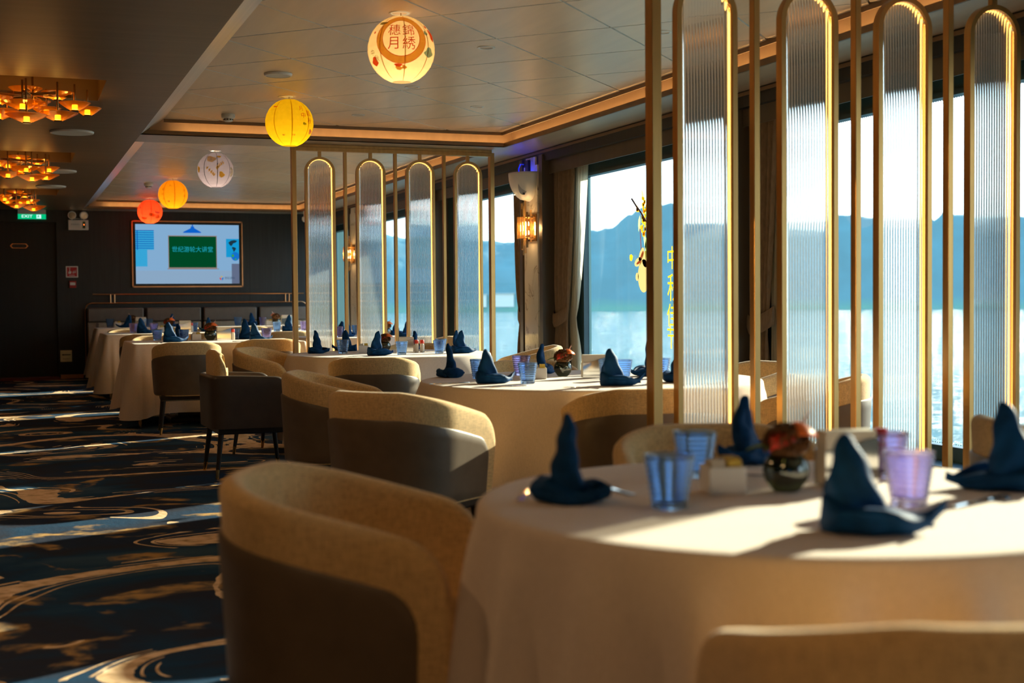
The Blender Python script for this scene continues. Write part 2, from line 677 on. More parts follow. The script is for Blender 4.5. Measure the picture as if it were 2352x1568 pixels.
def clip(poly, x0, x1, y0, y1):
    for ax, lim, keep in ((0, x0, 1), (0, x1, -1), (1, y0, 1), (1, y1, -1)):
        out = []
        for i, p in enumerate(poly):
            q = poly[(i + 1) % len(poly)]
            ip, iq = (p[ax] - lim) * keep >= 0, (q[ax] - lim) * keep >= 0
            if ip:
                out.append(p)
            if ip != iq:
                t = (lim - p[ax]) / (q[ax] - p[ax])
                out.append((p[0] + (q[0] - p[0]) * t, p[1] + (q[1] - p[1]) * t))
        poly = out
        if not poly:
            break
    return poly


TS = .7255
BAYS = [(BEAM1[1] + .02, BEAM2[0] - .03), (BEAM2[1] + .005, 20.90), (YB, BEAM1[0])]
b = MB()
bk = MB()
st = MB()
k = sqrt(.5)
g = .007
for y0, y1 in BAYS:
    for i in range(-20, 24):
        for j in range(-20, 24):
            c = []
            for di, dj in ((g, g), (TS - g, g), (TS - g, TS - g), (g, TS - g)):
                u, v = i * TS + di, j * TS + dj
                c.append((1.724 + (u + v) * k, 7.465 + (v - u) * k))
            p = clip(c, XT, XR, y0, y1)
            if len(p) >= 3:
                area = sum(p[n][0] * p[(n + 1) % len(p)][1] - p[n][1] * p[(n + 1) % len(p)][0] for n in range(len(p)))
                if abs(area) > .004:
                    b.prism(p, lambda u, v, dd: Vector((u, v, ZT + dd)), .02)
    bk.box(XT, XR, y0, y1, ZT + .02, ZT + .024)
    # sloping brushed edge between brown ceiling and tiles
    st.add([(XE, y0, ZS), (XT, y0, ZT), (XT, y1, ZT), (XE, y1, ZS), (XE, y0, ZS + .03), (XT, y0, ZT + .03), (XT, y1, ZT + .03), (XE, y1, ZS + .03)],
           [(0, 1, 2, 3), (7, 6, 5, 4), (0, 4, 5, 1), (2, 6, 7, 3), (0, 3, 7, 4), (1, 5, 6, 2)])
tl = b.build('ceiling_tiles', TILE, kind='structure', smooth=0)
tl.data.materials.append(mat('white_tile_edge', (.85, .82, .76), .5))
for p_ in tl.data.polygons:
    if abs(p_.normal.z) < .5:
        p_.material_index = 1
bk.build('ceiling_tile_backing', BLACK, kind='structure', smooth=0)
st.build('trim_3', STRIPM, kind='structure', smooth=0)

# light coves: fascia of the tile field, back wall, lip and a warm strip lying behind the lip
n = 4
for y0, y1 in BAYS:
    far = y1 > 6
    f = MB()
    f.box(XR, XR + .012, y0, y1, ZT - .028, ZT + .05)
    bw = MB()
    bw.box(XR + .15, XR + .16, y0, y1 + .15, ZS + .02, 2.86).box(XR, XR + .15, y0, y1 + .15, 2.80, 2.81)
    lp = MB()
    lp.box(XR + .03, XR + .045, y0, y1 + .045, ZS, ZS + .04)
    led = MB()
    led.box(XR + .06, XR + .075, y0 + .02, y1 + .06, ZS + .008, ZS + .013)
    if far:
        f.box(XT, XR + .012, y1, y1 + .012, ZT - .028, ZT + .05)
        bw.box(XT - .1, XR + .15, y1 + .15, y1 + .16, ZS + .02, 2.86).box(XT - .1, XR, y1, y1 + .15, 2.80, 2.81)
        lp.box(XE, XR + .03, y1 + .03, y1 + .045, ZS, ZS + .04)
        led.box(XT + .12, XR + .06, y1 + .06, y1 + .075, ZS + .008, ZS + .013)
    o = f.build('trim_%d' % n, FASCIA, kind='structure', smooth=0)
    bw.build('cove_back', SOFF, o, smooth=0)
    lp.build('cove_lip', FASCIA, o, smooth=0)
    led.build('light_strip', LEDW, o, smooth=0)
    n += 1

# ------------------------------------------------------------------ window wall
CY = [1.3, 4.85, 8.4, 11.95, 15.5, 19.05]
b = MB()
b.box(XW, XW + .12, YB, YF, 2.46, 2.75)                  # band above the windows
b.box(XW, XW + .2, YB, YF, 0, .2)                        # below the sill
wr = b.build('wall_right', DARKW, kind='structure', smooth=0)
b = MB()
b.box(XW - .012, XW, YB, YF, ZS - .035, ZS - .012)
b.build('trim_7', FASCIA, kind='structure', smooth=0)
colm, marb, gl = MB(), MB(), MB()
for c in CY:
    colm.box(XW, XW + .24, c - .30, c + .30, 0, 2.46)
    colm.box(XW - .02, XW, c - .30, c - .22, 0, ZS - .05).box(XW - .02, XW, c + .22, c + .30, 0, ZS - .05)
colm.build('wall_columns', PILAST, kind='structure', smooth=0)
for c in CY:
    for w_, z0, z1, dx in ((.175, 0, 2.44, 0), (.12, 2.44, 2.52, 0)):
        marb.box(XW - .018, XW, c - w_, c + w_, z0, z1)
marb.build('wall_marble', MARBLE, kind='structure', smooth=0)
ws = [(YB, 1.0)] + [(CY[i] + .30, CY[i + 1] - .30) for i in range(5)] + [(19.35, YF)]
for i, (y0, y1) in enumerate(ws):
    gy0, gy1 = y0 + .22, y1 - .50
    if i == 6:
        gy1 = y1 - .25
    X = 4.96
    f = MB()
    f.box(X, X + .06, y0 - .02, gy0, .2, 2.46).box(X, X + .06, gy1, y1 + .02, .2, 2.46)
    f.box(X, X + .06, gy0, gy1, .2, .30).box(X, X + .06, gy0, gy1, 2.27, 2.46)
    f.box(X - .015, X, gy0 - .03, gy0, .27, 2.30).box(X - .015, X, gy1, gy1 + .03, .27, 2.30).box(X - .015, X, gy0, gy1, .27, .30).box(X - .015, X, gy0, gy1, 2.27, 2.30)
    o = f.build('window_%d' % (i + 1), TEAL, kind='structure', smooth=0)
    MB().box(X + .03, X + .036, gy0, gy1, .30, 2.27).build('pane', PANE, o, smooth=0)
    q = MB()
    q.box(XW + .05, XW + .06, y0, y1, 2.34, 2.46).box(XW + .06, X, y0, y1, 2.40, 2.41)
    q.build('pelmet', PILAST, o, smooth=0)
    q = MB()
    q.box(XW + .005, X, y0, y1, .2, .215)
    q.build('sill', TEAL, o, smooth=0)
    # printed dots along the edge of the glass
    q = MB()
    if 1 <= i <= 4:
        s_ = .0065
        ny = int((gy1 - gy0) / .02)
        for rr in (0, 1):
            for t in range(ny):
                yy = gy0 + .01 + t * .02
                a = s_ * (1 - .45 * rr)
                for zz in (2.262 - .016 * rr, .308 + .016 * rr):
                    q.add([(X + .029, yy - a / 2, zz - a / 2), (X + .029, yy + a / 2, zz - a / 2), (X + .029, yy + a / 2, zz + a / 2), (X + .029, yy - a / 2, zz + a / 2)], [(0, 1, 2, 3)])
        for t in range(int(1.94 / .02)):
            zz = .32 + t * .02
            for yy in (gy1 - .008,):
                a = s_
                q.add([(X + .029, yy - a / 2, zz - a / 2), (X + .029, yy + a / 2, zz - a / 2), (X + .029, yy + a / 2, zz + a / 2), (X + .029, yy - a / 2, zz + a / 2)], [(0, 1, 2, 3)])
        q.build('dotted_print', BLACKP, o, smooth=0)


def curtain(y0, sg, label, both=True, wb=.46):
    """drape hanging at a column: y0 the column side, sg the direction it spreads"""
    t = thing('curtain', label, 'curtain', (XW + .10, y0, 0), 0, 'curtains at the window columns')
    zt, zb, ztie = 2.45, .03, .96

    def wid(z, a, bb, c):
        if z > ztie:
            s = (z - ztie) / (zt - ztie)
            return bb + (a - bb) * (s ** .55)
        s = (ztie - z) / (ztie - zb)
        return bb + (c - bb) * (s ** .6)

    def sheet(nf, w, x0, amp, start=0.0, n=90, nz=28):
        mb = MB()
        rings = []
        for i in range(nz + 1):
            z = zt + (zb - zt) * i / nz
            ww = w(z)
            tt = 1 - .55 * math.exp(-((z - ztie) / .18) ** 2)
            r = []
            for j in range(n + 1):
                s = j / n
                yy = start + s * (ww - start)
                xx = x0 + amp * tt * (sin(s * nf * 2 * pi) + .4 * sin(s * nf * 4.7 + z * 1.5))
                r.append(Vector((xx, sg * yy, z)))
            rings.append(r)
        mb.loft(rings, False, False)
        return mb
    w1 = lambda z: wid(z, wb, wb * .63, wb * .78)
    o = sheet(5, w1, 0, .022).build('drape', CURTB, t, smooth=80)
    o.modifiers.new('solid', 'SOLIDIFY').thickness = .004
    if both:
        w2 = lambda z: wid(z, .72, .40, .66)
        o = sheet(9, w2, .035, .012, .22).build('sheer_curtain', SHEER, t, smooth=80)
    tb = MB()
    pts = []
    for k_ in range(13):
        a = k_ / 12
        pts.append(Vector((-.05 * sin(a * pi) - .005, sg * (a * .34 - .02), .93 + .05 * (2 * a - 1) ** 2 + .05 * a)))
    tb.loft([[p + Vector((0, 0, -.065)), p + Vector((-.012, 0, -.03)), p + Vector((-.012, 0, .03)), p + Vector((0, 0, .065)), p + Vector((.01, 0, 0))] for p in pts])
    tb.build('tie_back', CURTB, t, smooth=60)
    return t


cl = {1: 'column beside the near partition', 2: 'column behind the near partition', 3: 'white bowl lamp column', 5: 'farthest column'}
for i in (1, 2, 3, 5):
    curtain(CY[i] - .31, -1, 'brown and cream tied curtain on the near side of the ' + cl[i], True, .36 if i == 2 else .48)
for i in (3,):
    curtain(CY[i] + .31, 1, 'narrow brown curtain on the far side of the ' + cl[i], False)

# ------------------------------------------------------------------ outside: lake and hills
wm, t, bs = nodes('lake_water')
N, L = t.nodes, t.links
tc = N.new('ShaderNodeTexCoord')
mp = N.new('ShaderNodeMapping')
mp.inputs['Scale'].default_value = (.35, .8, 1)
mp.inputs['Rotation'].default_value = (0, 0, .4)
L.new(tc.outputs['Object'], mp.inputs[0])
nz = N.new('ShaderNodeTexNoise')
nz.inputs['Scale'].default_value = 1.0
nz.inputs['Detail'].default_value = 5
L.new(mp.outputs[0], nz.inputs[0])
bp = N.new('ShaderNodeBump')
bp.inputs['Strength'].default_value = 1.0
bp.inputs['Distance'].default_value = 4.0
L.new(nz.outputs[0], bp.inputs['Height'])
L.new(bp.outputs[0], bs.inputs['Normal'])
bs.inputs['Base Color'].default_value = (.05, .13, .14, 1)
bs.inputs['Roughness'].default_value = .12
ZL = -6.0
MB().add([(5.6, -900, ZL), (2600, -900, ZL), (2600, 3400, ZL), (5.6, 3400, ZL)], [(0, 1, 2, 3)]).build('water', wm, kind='structure', smooth=0)

hm, t, bs = nodes('wooded_hills')
N, L = t.nodes, t.links
tc = N.new('ShaderNodeTexCoord')
nz = N.new('ShaderNodeTexNoise')
nz.inputs['Scale'].default_value = .035
nz.inputs['Detail'].default_value = 8
L.new(tc.outputs['Object'], nz.inputs[0])
r = N.new('ShaderNodeValToRGB')
r.color_ramp.elements[0].position, r.color_ramp.elements[0].color = .35, (.010, .075, .115, 1)
r.color_ramp.elements[1].position, r.color_ramp.elements[1].color = .65, (.020, .115, .16, 1)
L.new(nz.outputs[0], r.inputs[0])
# grassy foot of the slope along the shore
sx = N.new('ShaderNodeSeparateXYZ')
L.new(tc.outputs['Object'], sx.inputs[0])
ad = N.new('ShaderNodeMath'); ad.operation = 'MULTIPLY_ADD'
ad.inputs[1].default_value = 12
L.new(nz.outputs[0], ad.inputs[0]); L.new(sx.outputs['Z'], ad.inputs[2])
rr = N.new('ShaderNodeMapRange')
rr.inputs[1].default_value = 1; rr.inputs[2].default_value = 7
L.new(ad.outputs[0], rr.inputs[0])
mx = N.new('ShaderNodeMix'); mx.data_type = 'RGBA'
mx.inputs[6].default_value = (.04, .15, .11, 1)
L.new(rr.outputs[0], mx.inputs[0]); L.new(r.outputs[0], mx.inputs[7])
L.new(mx.outputs[2], bs.inputs['Base Color'])
bs.inputs['Roughness'].default_value = 1
RIDGE = [(30, .05), (40, .058), (48, .0566), (50.25, .0593), (51.1, .0612), (51.5, .0568), (53.85, .0591), (55.3, .0616), (59.4, .0696), (62.2, .0727), (63.5, .0708), (64.0, .0654), (65.0, .0548), (65.9, .0527), (69.5, .0448), (70.4, .0466), (73.5, .0479), (75.1, .0528), (76.7, .0626), (80, .075), (90, .08)]


def ridge(a):
    for (a0, h0), (a1, h1) in zip(RIDGE, RIDGE[1:]):
        if a <= a1:
            s = (a - a0) / (a1 - a0)
            s = s * s * (3 - 2 * s)
            return h0 + (h1 - h0) * s
    return RIDGE[-1][1]


b = MB()
rows = []
nd = 26
for i in range(361):
    a = 30 + i / 6
    ar = radians(a)
    row = []
    for j in range(nd + 1):
        s = j / nd
        D = 830 + 125 * s
        zr = 1.145 + ridge(a) * 922
        prof = min(1, (s / .74)) ** .85 if s < .74 else 1 - (s - .74) * .9
        q_ = min(1, max(0, (s - .2) / .54))
        z = ZL - .5 + (53 - ZL) * max(0, prof) + (zr - 53) * q_ * q_ * (3 - 2 * q_)
        z += (sin(a * 9 + s * 17) + sin(a * 23.7 - s * 31) * .5) * .25 * min(1, s * 4)
        z += rnd.uniform(-1, 1) * .55 * min(1, s * 5)
        row.append(Vector((D * cos(ar), D * sin(ar), z)))
    rows.append(row)
b.loft(rows, False, False)
b.build('hills', hm, kind='structure', smooth=180)
# pale buildings low on the far shore
bm_ = mat('pale_building', (.62, .60, .55), .8)
for q, (a, w, h, d_) in enumerate(((70.65, 5, 4, 836), (69.6, 7, 5, 838))):
    ar = radians(a)
    o = thing('lakeside_building', ['low pale building on the far lake shore', 'longer pale building beside it on the far lake shore'][q], 'building', (d_ * cos(ar), d_ * sin(ar), 3), ar)
    MB().box(-5, 5, -w, w, -6, h * .45).build('walls', bm_, o, smooth=0)
    MB().box(-6, 6, -w - .6, w + .6, h * .45, h * .45 + .5).build('roof', mat('grey_roof', (.35, .36, .38), .7), o, smooth=0)

# ------------------------------------------------------------------ gold partitions with arched fluted glass
def arch_path(hw, ztop, zbot, n=20):
    zc = ztop - hw
    return [(-hw, zbot)] + [(-hw * cos(pi * i / n), zc + hw * sin(pi * i / n)) for i in range(n + 1)] + [(hw, zbot)]


def arch_band(mb, cx, ho, hi, ztop, zbot, y0, y1):
    """flat band between two concentric arches, with depth from y0 to y1"""
    zc = ztop - ho
    n = 24
    def pts(r):
        return [(cx - r, zbot)] + [(cx - r * cos(pi * i / n), zc + r * sin(pi * i / n)) for i in range(n + 1)] + [(cx + r, zbot)]
    A, B = pts(ho), pts(hi)
    rings = [[Vector((a[0], y0, a[1])), Vector((b_[0], y0, b_[1])), Vector((b_[0], y1, b_[1])), Vector((a[0], y1, a[1]))] for a, b_ in zip(A, B)]
    mb.loft(rings)
    return mb


def partition(name_label, Y, cxs, hw, posts, which):
    t = thing('gold_partition', name_label, 'partition', (0, Y, 0), 0, 'gold glass partitions across the dining room')
    zt, zp = 2.46, 2.51
    x0, x1 = posts[0] - .022, posts[-1] + .022
    MB().box(x0, x1, -.03, .03, zp, zp + .036).box(x0 - .02, x1 - .02, -.02, .02, zp + .036, ZS - .001).build('top_rail', GOLD, t, smooth=0, bevel=.002)
    MB().box(x0, x1, -.03, .03, 0, .06).build('bottom_rail', GOLD, t, smooth=0, bevel=.002)
    for i, x in enumerate(posts):
        e = i in (0, len(posts) - 1)
        w, d = (.021, .033) if e else (.014, .02)
        MB().box(x - w, x + w, -d, d, .06, zp).build('post', GOLD, t, smooth=0, bevel=.002)
    for cx in cxs:
        f = arch_band(MB(), cx, hw, hw - .022, zt, .10, -.022, .022)
        f.box(cx - hw, cx + hw, -.022, .022, .078, .10)
        fo = f.build('arch_frame', GOLD, t, smooth=35)
        MB().box(cx - .014, cx + .014, -.014, .014, zt - .004, zp).box(cx - .014, cx + .014, -.014, .014, .06, .078).build('hanger', GOLD, t, smooth=0)
        R = hw - .0225
        zc = zt - hw
        nf = 17
        N_ = nf * 8
        rings = []
        for i in range(N_ + 1):
            x = -R + 2 * R * i / N_
            h = zc + sqrt(max(0, R * R - x * x))
            yb = -.002 - .0035 * abs(sin(pi * nf * i / N_))
            rings.append([Vector((cx + x, yb, .101)), Vector((cx + x, yb, h)), Vector((cx + x, .003, h)), Vector((cx + x, .003, .101))])
        MB().loft(rings).build('fluted_glass', FLUTE, fo, smooth=60)
        arch_band(MB(), cx, R - .0005, R - .004, zt - .0225, .12, .006, .014).build('light_strip', LEDP, fo, smooth=0)
    return t


partition('gold partition nearer the camera, four arched fluted glass panels beside the nearest table', 4.86, [2.71, 3.205, 3.695, 4.185], .141, [2.47, 2.945, 3.45, 3.94, 4.43], 'near')
partition('gold partition farther down the room, four arched fluted glass panels behind a round table', 11.90, [2.66, 3.135, 3.61, 4.082], .139, [2.42, 2.895, 3.37, 3.845, 4.32], 'far')


# ------------------------------------------------------------------ chairs
def u_path(w, yf, ym, yb, e=2.3, n=64, ns=10):
    p = []
    for i in range(ns):
        p.append((w, yf + (ym - yf) * i / ns))
    for i in range(n + 1):
        a = pi * i / n
        c, s = cos(a), sin(a)
        p.append((w * (1 if c > 0 else -1) * abs(c) ** (2 / e), ym - (ym - yb) * abs(s) ** (2 / e)))
    for i in range(1, ns + 1):
        p.append((-w, ym + (yf - ym) * i / ns))
    # resample evenly
    L_ = [0]
    for a, b_ in zip(p, p[1:]):
        L_.append(L_[-1] + math.hypot(b_[0] - a[0], b_[1] - a[1]))
    return p, L_


class UShell:
    """a wrap-around shell: position along the U, height, and offset along the outward normal"""
    def __init__(s, w, yf, ym, yb, e, z0, ztop, zarm, R, taper=.1, flat=.22):
        s.p, s.L = u_path(w, yf, ym, yb, e)
        s.S = s.L[-1]
        s.z0, s.zt, s.za, s.R, s.tp, s.flat = z0, ztop, zarm, R, taper, flat

    def at(s, d):
        d = min(max(d, 0), s.S)
        lo, hi = 0, len(s.L) - 1
        while hi - lo > 1:
            m_ = (lo + hi) // 2
            if s.L[m_] <= d:
                lo = m_
            else:
                hi = m_
        f = (d - s.L[lo]) / max(1e-9, s.L[hi] - s.L[lo])
        a, b_ = s.p[lo], s.p[hi]
        return Vector((a[0] + (b_[0] - a[0]) * f, a[1] + (b_[1] - a[1]) * f))

    def nrm(s, d):
        a, b_ = s.at(d - .012), s.at(d + .012)
        t = (b_ - a).normalized()
        return Vector((-t.y, t.x))

    def h(s, d, drop=0, R=None, margin=0):
        t = abs(d - s.S / 2) / (s.S / 2)
        q = max(0, (t - s.flat) / (1 - s.flat))
        z = s.zt - (s.zt - s.za) * (q ** 1.25) - drop
        R = s.R if R is None else R
        e = min(d, s.S - d) - margin
        if e < R:
            e = max(0, e)
            z -= R - sqrt(max(0, R * R - (R - e) ** 2))
        return z

    def pt(s, d, z, off=0):
        p, n = s.at(d), s.nrm(d)
        k = 1 - s.tp * (1 - (z - s.z0) / (s.zt - s.z0))
        q = Vector((p.x * k, p.y * (1 - (1 - k) * .8)))
        q += n * off
        return Vector((q.x, q.y, z))


def samples(S_, R, n):
    ds = [R * (1 - cos(pi / 2 * i / 7)) for i in range(7)]
    mid = [R + (S_ - 2 * R) * i / n for i in range(n + 1)]
    return ds + mid + [S_ - d for d in reversed(ds)]


def shell_mesh(U, th, zin, pleat=0):
    mb = MB()
    rings = []
    ds = samples(U.S, U.R, 64)
    for d in ds:
        h = U.h(d)
        r = []
        zs = h - th / 2
        for q in (0, .3, .6, .85):
            r.append(U.pt(d, U.z0 + (zs - U.z0) * q, 0))
        for i in range(7):
            a = pi * i / 6
            r.append(U.pt(d, zs + th / 2 * sin(a), -th / 2 + th / 2 * cos(a)))
        for q in (.85, .6, .3, 0):
            pl_ = pleat * sin(d * 62 + q * 2) * q * (1 if abs(d / U.S - .5) < .36 else .3)
            r.append(U.pt(d, zin + (zs - zin) * q, -th + pl_ - .012 * (1 - q)))
        rings.append(r)

    def cap(r, d, sg):
        c = sum(r, Vector()) / len(r)
        t = (U.at(d + .01) - U.at(d - .01)).normalized() * sg
        out = []
        n = U.nrm(d)
        n3 = Vector((n.x, n.y, 0))
        for p in r:
            e = (p - c).dot(n3)
            out.append(p - n3 * e * .55 + Vector((t.x, t.y, 0)) * .016)
        return out
    rings = [cap(rings[0], 0.001, -1)] + rings + [cap(rings[-1], U.S - .001, 1)]
    mb.loft(rings)
    return mb


def panel_mesh(U, drop, margin, R, off, zlow):
    mb = MB()
    n = 70
    D0, D1 = margin, U.S - margin
    ds = [D0 + d for d in samples(D1 - D0, R, n)]
    rings = []
    nv = 8
    for d in ds:
        h = U.h(d, drop, R, margin)
        r = [U.pt(d, zlow, -.004), U.pt(d, zlow, off * .6)]
        for i in range(nv + 1):
            r.append(U.pt(d, zlow + .006 + (h - .006 - zlow - .006) * i / nv, off))
        r += [U.pt(d, h, off * .6), U.pt(d, h, -.004)]
        rings.append(r)
    f0 = [U.pt(D0 - .004, p.z, -.004) for p in rings[0]]
    f1 = [U.pt(D1 + .004, p.z, -.004) for p in rings[-1]]
    mb.loft([f0] + rings + [f1], False, False)
    return mb


def soft_block(mb, w, y0, y1, z0, z1, e=4, rd=.03, crown=.012, n=40):
    cy, hy = (y0 + y1) / 2, (y1 - y0) / 2
    def ring(z, ins):
        r = []
        for i in range(n):
            a = 2 * pi * i / n
            c, s = cos(a), sin(a)
            r.append(Vector(((w - ins) * (1 if c > 0 else -1) * abs(c) ** (2 / e), cy + (hy - ins) * (1 if s > 0 else -1) * abs(s) ** (2 / e), z)))
        return r
    R_ = [ring(z0, rd * .5), ring(z0 + .008, 0), ring(z1 - rd, 0)]
    for i in range(1, 5):
        a = pi / 2 * i / 4
        R_.append(ring(z1 - rd + rd * sin(a), rd * (1 - cos(a))))
    for q in (.3, .6, .9):
        r = ring(z1 + crown * q, rd)
        R_.append([Vector((p.x * (1 - q * .98), cy + (p.y - cy) * (1 - q * .98), p.z)) for p in r])
    mb.loft(R_)
    return mb


def chair_legs(t, w, yf, yb, ztop, splay=.045):
    for sx_ in (1, -1):
        for y, sy in ((yf, 1), (yb, -1)):
            a = Vector((sx_ * w, y, ztop))
            b_ = Vector((sx_ * (w + splay * .7), y + sy * splay * .8, 0))
            c = b_ + (a - b_) * .2
            lg = MB().rod(a, c, .019, .0135, 12).build('leg', WOOD, t)
            MB().rod(c, b_, .0138, .0105, 12).build('leg_tip', BRASS, lg)


def make_tub():
    t = thing('tub_chair', 'x', 'chair')
    U = UShell(.305, .255, -.03, -.285, 2.35, .335, .80, .672, .10)
    shell_mesh(U, .058, .40, .0035).build('backrest', FABRIC, t, smooth=70)
    panel_mesh(U, .112, .062, .07, .009, .342).build('outer_panel', LEATHER, t, smooth=50)
    soft_block(MB(), .238, -.22, .265, .325, .455, 4.5, .035).build('seat', FABRIC, t, smooth=60)
    MB().box(-.235, .235, -.215, .235, .29, .34).build('seat_frame', WOOD, t, smooth=0, bevel=.01)
    chair_legs(t, .205, .205, -.185, .30)
    return t


def make_armchair():
    t = thing('armchair', 'x', 'chair')
    U = UShell(.30, .235, -.10, -.275, 5.5, .325, .672, .655, .085, .02, .5)
    shell_mesh(U, .05, .38, 0).build('arms', LEATHERD, t, smooth=50)
    B = UShell(.235, -.165, -.175, -.235, 4, .40, .835, .80, .08, 0, .3)
    shell_mesh(B, .06, .42, .002).build('backrest', FABRIC, t, smooth=60)
    soft_block(MB(), .243, -.19, .30, .33, .45, 5, .03).build('seat', FABRIC, t, smooth=60)
    MB().box(-.25, .25, -.22, .27, .285, .335).build('seat_frame', WOOD, t, smooth=0, bevel=.01)
    chair_legs(t, .225, .235, -.20, .30)
    return t


CG = 'tub chairs at the dining tables'


def tub(label, back, dr, top=.80):
    """back: where the top of the chair's back is; dr: the way it faces"""
    l = math.hypot(*dr)
    ux, uy = dr[0] / l, dr[1] / l
    place('tub', make_tub, label, (back[0] + ux * .26, back[1] + uy * .26, 0), facing(ux, uy), CG, (1, 1, top / .80))


tub('large beige tub chair left of the nearest table, seen from its side', (.475, 2.95), (.89, -.45), .775)
tub('tub chair at the camera edge with only its sunlit back rim showing', (1.11, 1.19), (.25, .97), .768)
tub('tub chair behind the nearest table, facing the camera before the gold partition', (1.93, 3.47), (-.32, -.95), .775)
tub('tub chair at the right picture edge with pleated inner back, turned from the nearest table', (2.70, 3.15), (.93, -.37), .785)
tub('tub chair seen from behind before the middle round table, taupe back panel sunlit', (1.32, 5.13), (.80, .60), .785)
tub('tub chair with sunlit pleated back, left side of the middle round table', (1.35, 6.85), (.93, -.37), .785)
tub('tub chair tucked under the middle round table behind the near partition post', (2.56, 5.04), (.12, .99), .765)
tub('tub chair on the far side of the middle round table, facing the camera', (2.98, 7.66), (-.1, -1), .775)
tub('tub chair at the window side of the middle round table, seen between glass panels', (4.10, 6.55), (-1, -.12), .785)
tub('tub chair at the near window side of the middle round table', (3.80, 5.28), (-.75, .66), .775)
tub('tub chair seen from behind, in front of the round table by the far partition', (2.17, 8.28), (.34, .94), .785)
tub('tub chair left of the table before the far partition, its taupe side in view', (1.67, 10.25), (.80, -.60), .80)
tub('tub chair right of the table before the far partition, sunlit rim at the window', (4.02, 9.55), (-.93, .25), .79)
tub('tub chair behind the round table by the far partition, facing the camera', (3.42, 11.35), (-.45, -.9), .77)
tub('tub chair seen from behind at the nearest long table, aisle side', (1.44, 11.72), (.08, 1), .805)
tub('tub chair seen from behind at the nearest long table, half hidden by the partition post', (2.22, 12.03), (.05, 1), .81)
tub('tub chair on the far side of the nearest long table, aisle side', (1.47, 14.5), (0, -1), .80)
tub('tub chair on the far side of the nearest long table, partition side', (2.20, 14.5), (0, -1), .80)
tub('tub chair seen from behind at the second long table, aisle side', (1.45, 15.35), (.04, 1), .80)
tub('tub chair seen from behind at the second long table, right of its centre', (2.17, 15.4), (.04, 1), .80)
tub('tub chair on the far side of the second long table, aisle side', (1.47, 18.16), (0, -1), .80)
tub('tub chair on the far side of the second long table, right of its centre', (2.2, 18.16), (0, -1), .80)
tub('tub chair seen from behind at the second long table nearer the windows', (3.08, 15.5), (.04, 1), .80)
tub('tub chair seen from behind at the banquette table on the aisle side', (1.57, 19.15), (0, 1), .80)
tub('second tub chair from the aisle before the banquette table, seen from behind', (2.3, 19.15), (0, 1), .80)
tub('tub chair seen from behind at the banquette table nearer the windows', (3.25, 19.15), (0, 1), .80)
tub('tub chair at the windows behind the far partition, edge catching the sun', (4.28, 12.75), (-.5, .86), .79)
a = place('arm', make_armchair, 'dark leather armchair with separate beige backrest standing in the aisle', (1.47, 8.93, 0), facing(1, .02))


# ------------------------------------------------------------------ tables and cloths
def round_table(c, r, z, hem, nf, seed, lt, lc):
    t = thing('round_table', lt, 'table', (c[0], c[1], 0), 0, 'round dining tables by the windows')
    MB().lathe([(0.001, z - .03), (r - .012, z - .03), (r - .006, z - .02), (r - .006, z - .008), (r - .012, z - .003), (0.001, z - .003)], 64).build('tabletop', WOOD, t)
    MB().lathe([(.001, 0), (.27, 0), (.27, .025), (.07, .05), (.055, .12), (.055, z - .1), (.12, z - .03), (.001, z - .03)], 32).build('pedestal', WOOD, t)
    R_ = random.Random(seed)
    ph = [R_.uniform(0, 6.28) for _ in range(6)]
    n = 288
    mb = MB()
    rings = []
    for q in (.0005, .25, .5, .75, .93):
        rings.append([Vector((r * q * cos(2 * pi * i / n), r * q * sin(2 * pi * i / n), z)) for i in range(n)])
    for ins, dz in ((.014, 0), (.005, .003), (.0, .010), (-.002, .022)):
        rings.append([Vector(((r - ins) * cos(2 * pi * i / n), (r - ins) * sin(2 * pi * i / n), z - dz)) for i in range(n)])
    m_ = 16
    for j in range(1, m_ + 1):
        s = j / m_
        row = []
        for i in range(n):
            a_ = 2 * pi * i / n
            f_ = .5 + .5 * cos(nf * a_ + ph[0] + 1.1 * sin(2 * a_ + ph[1]) + .8 * sin(3 * a_ + ph[2]))
            f_ = f_ ** 1.6
            g_ = .5 + .5 * cos((nf * 2 + 1) * a_ + ph[3])
            rr = r + .003 + (s ** .6) * (.006 + .085 * f_ + .010 * g_)
            zz = z - .022 - (z - .022 - hem) * s + .012 * f_ * s
            row.append(Vector((rr * cos(a_), rr * sin(a_), zz)))
        rings.append(row)
    o = mb.loft(rings, True, False).build('tablecloth', CLOTH, None, smooth=75)
    o.location = (c[0], c[1], 0)
    tag(o, lc, 'tablecloth', 'pale linen tablecloths')
    return t


ZR = .735
round_table((1.50, 2.33), .65, ZR, .06, 19, 3, 'round table nearest the camera, under a pale cloth', 'pale cloth with sun stripes on the nearest round table')
round_table((2.80, 6.24), .88, ZR, .06, 14, 5, 'middle round table behind the near gold partition', 'pale cloth on the middle round table behind the near partition')
round_table((2.80, 10.1), .80, ZR, .06, 13, 8, 'round table in front of the far gold partition', 'pale cloth on the round table before the far partition')
round_table((3.62, 14.35), .70, .76, .06, 12, 11, 'round table at the windows just behind the far partition', 'pale cloth on the round table behind the far partition')


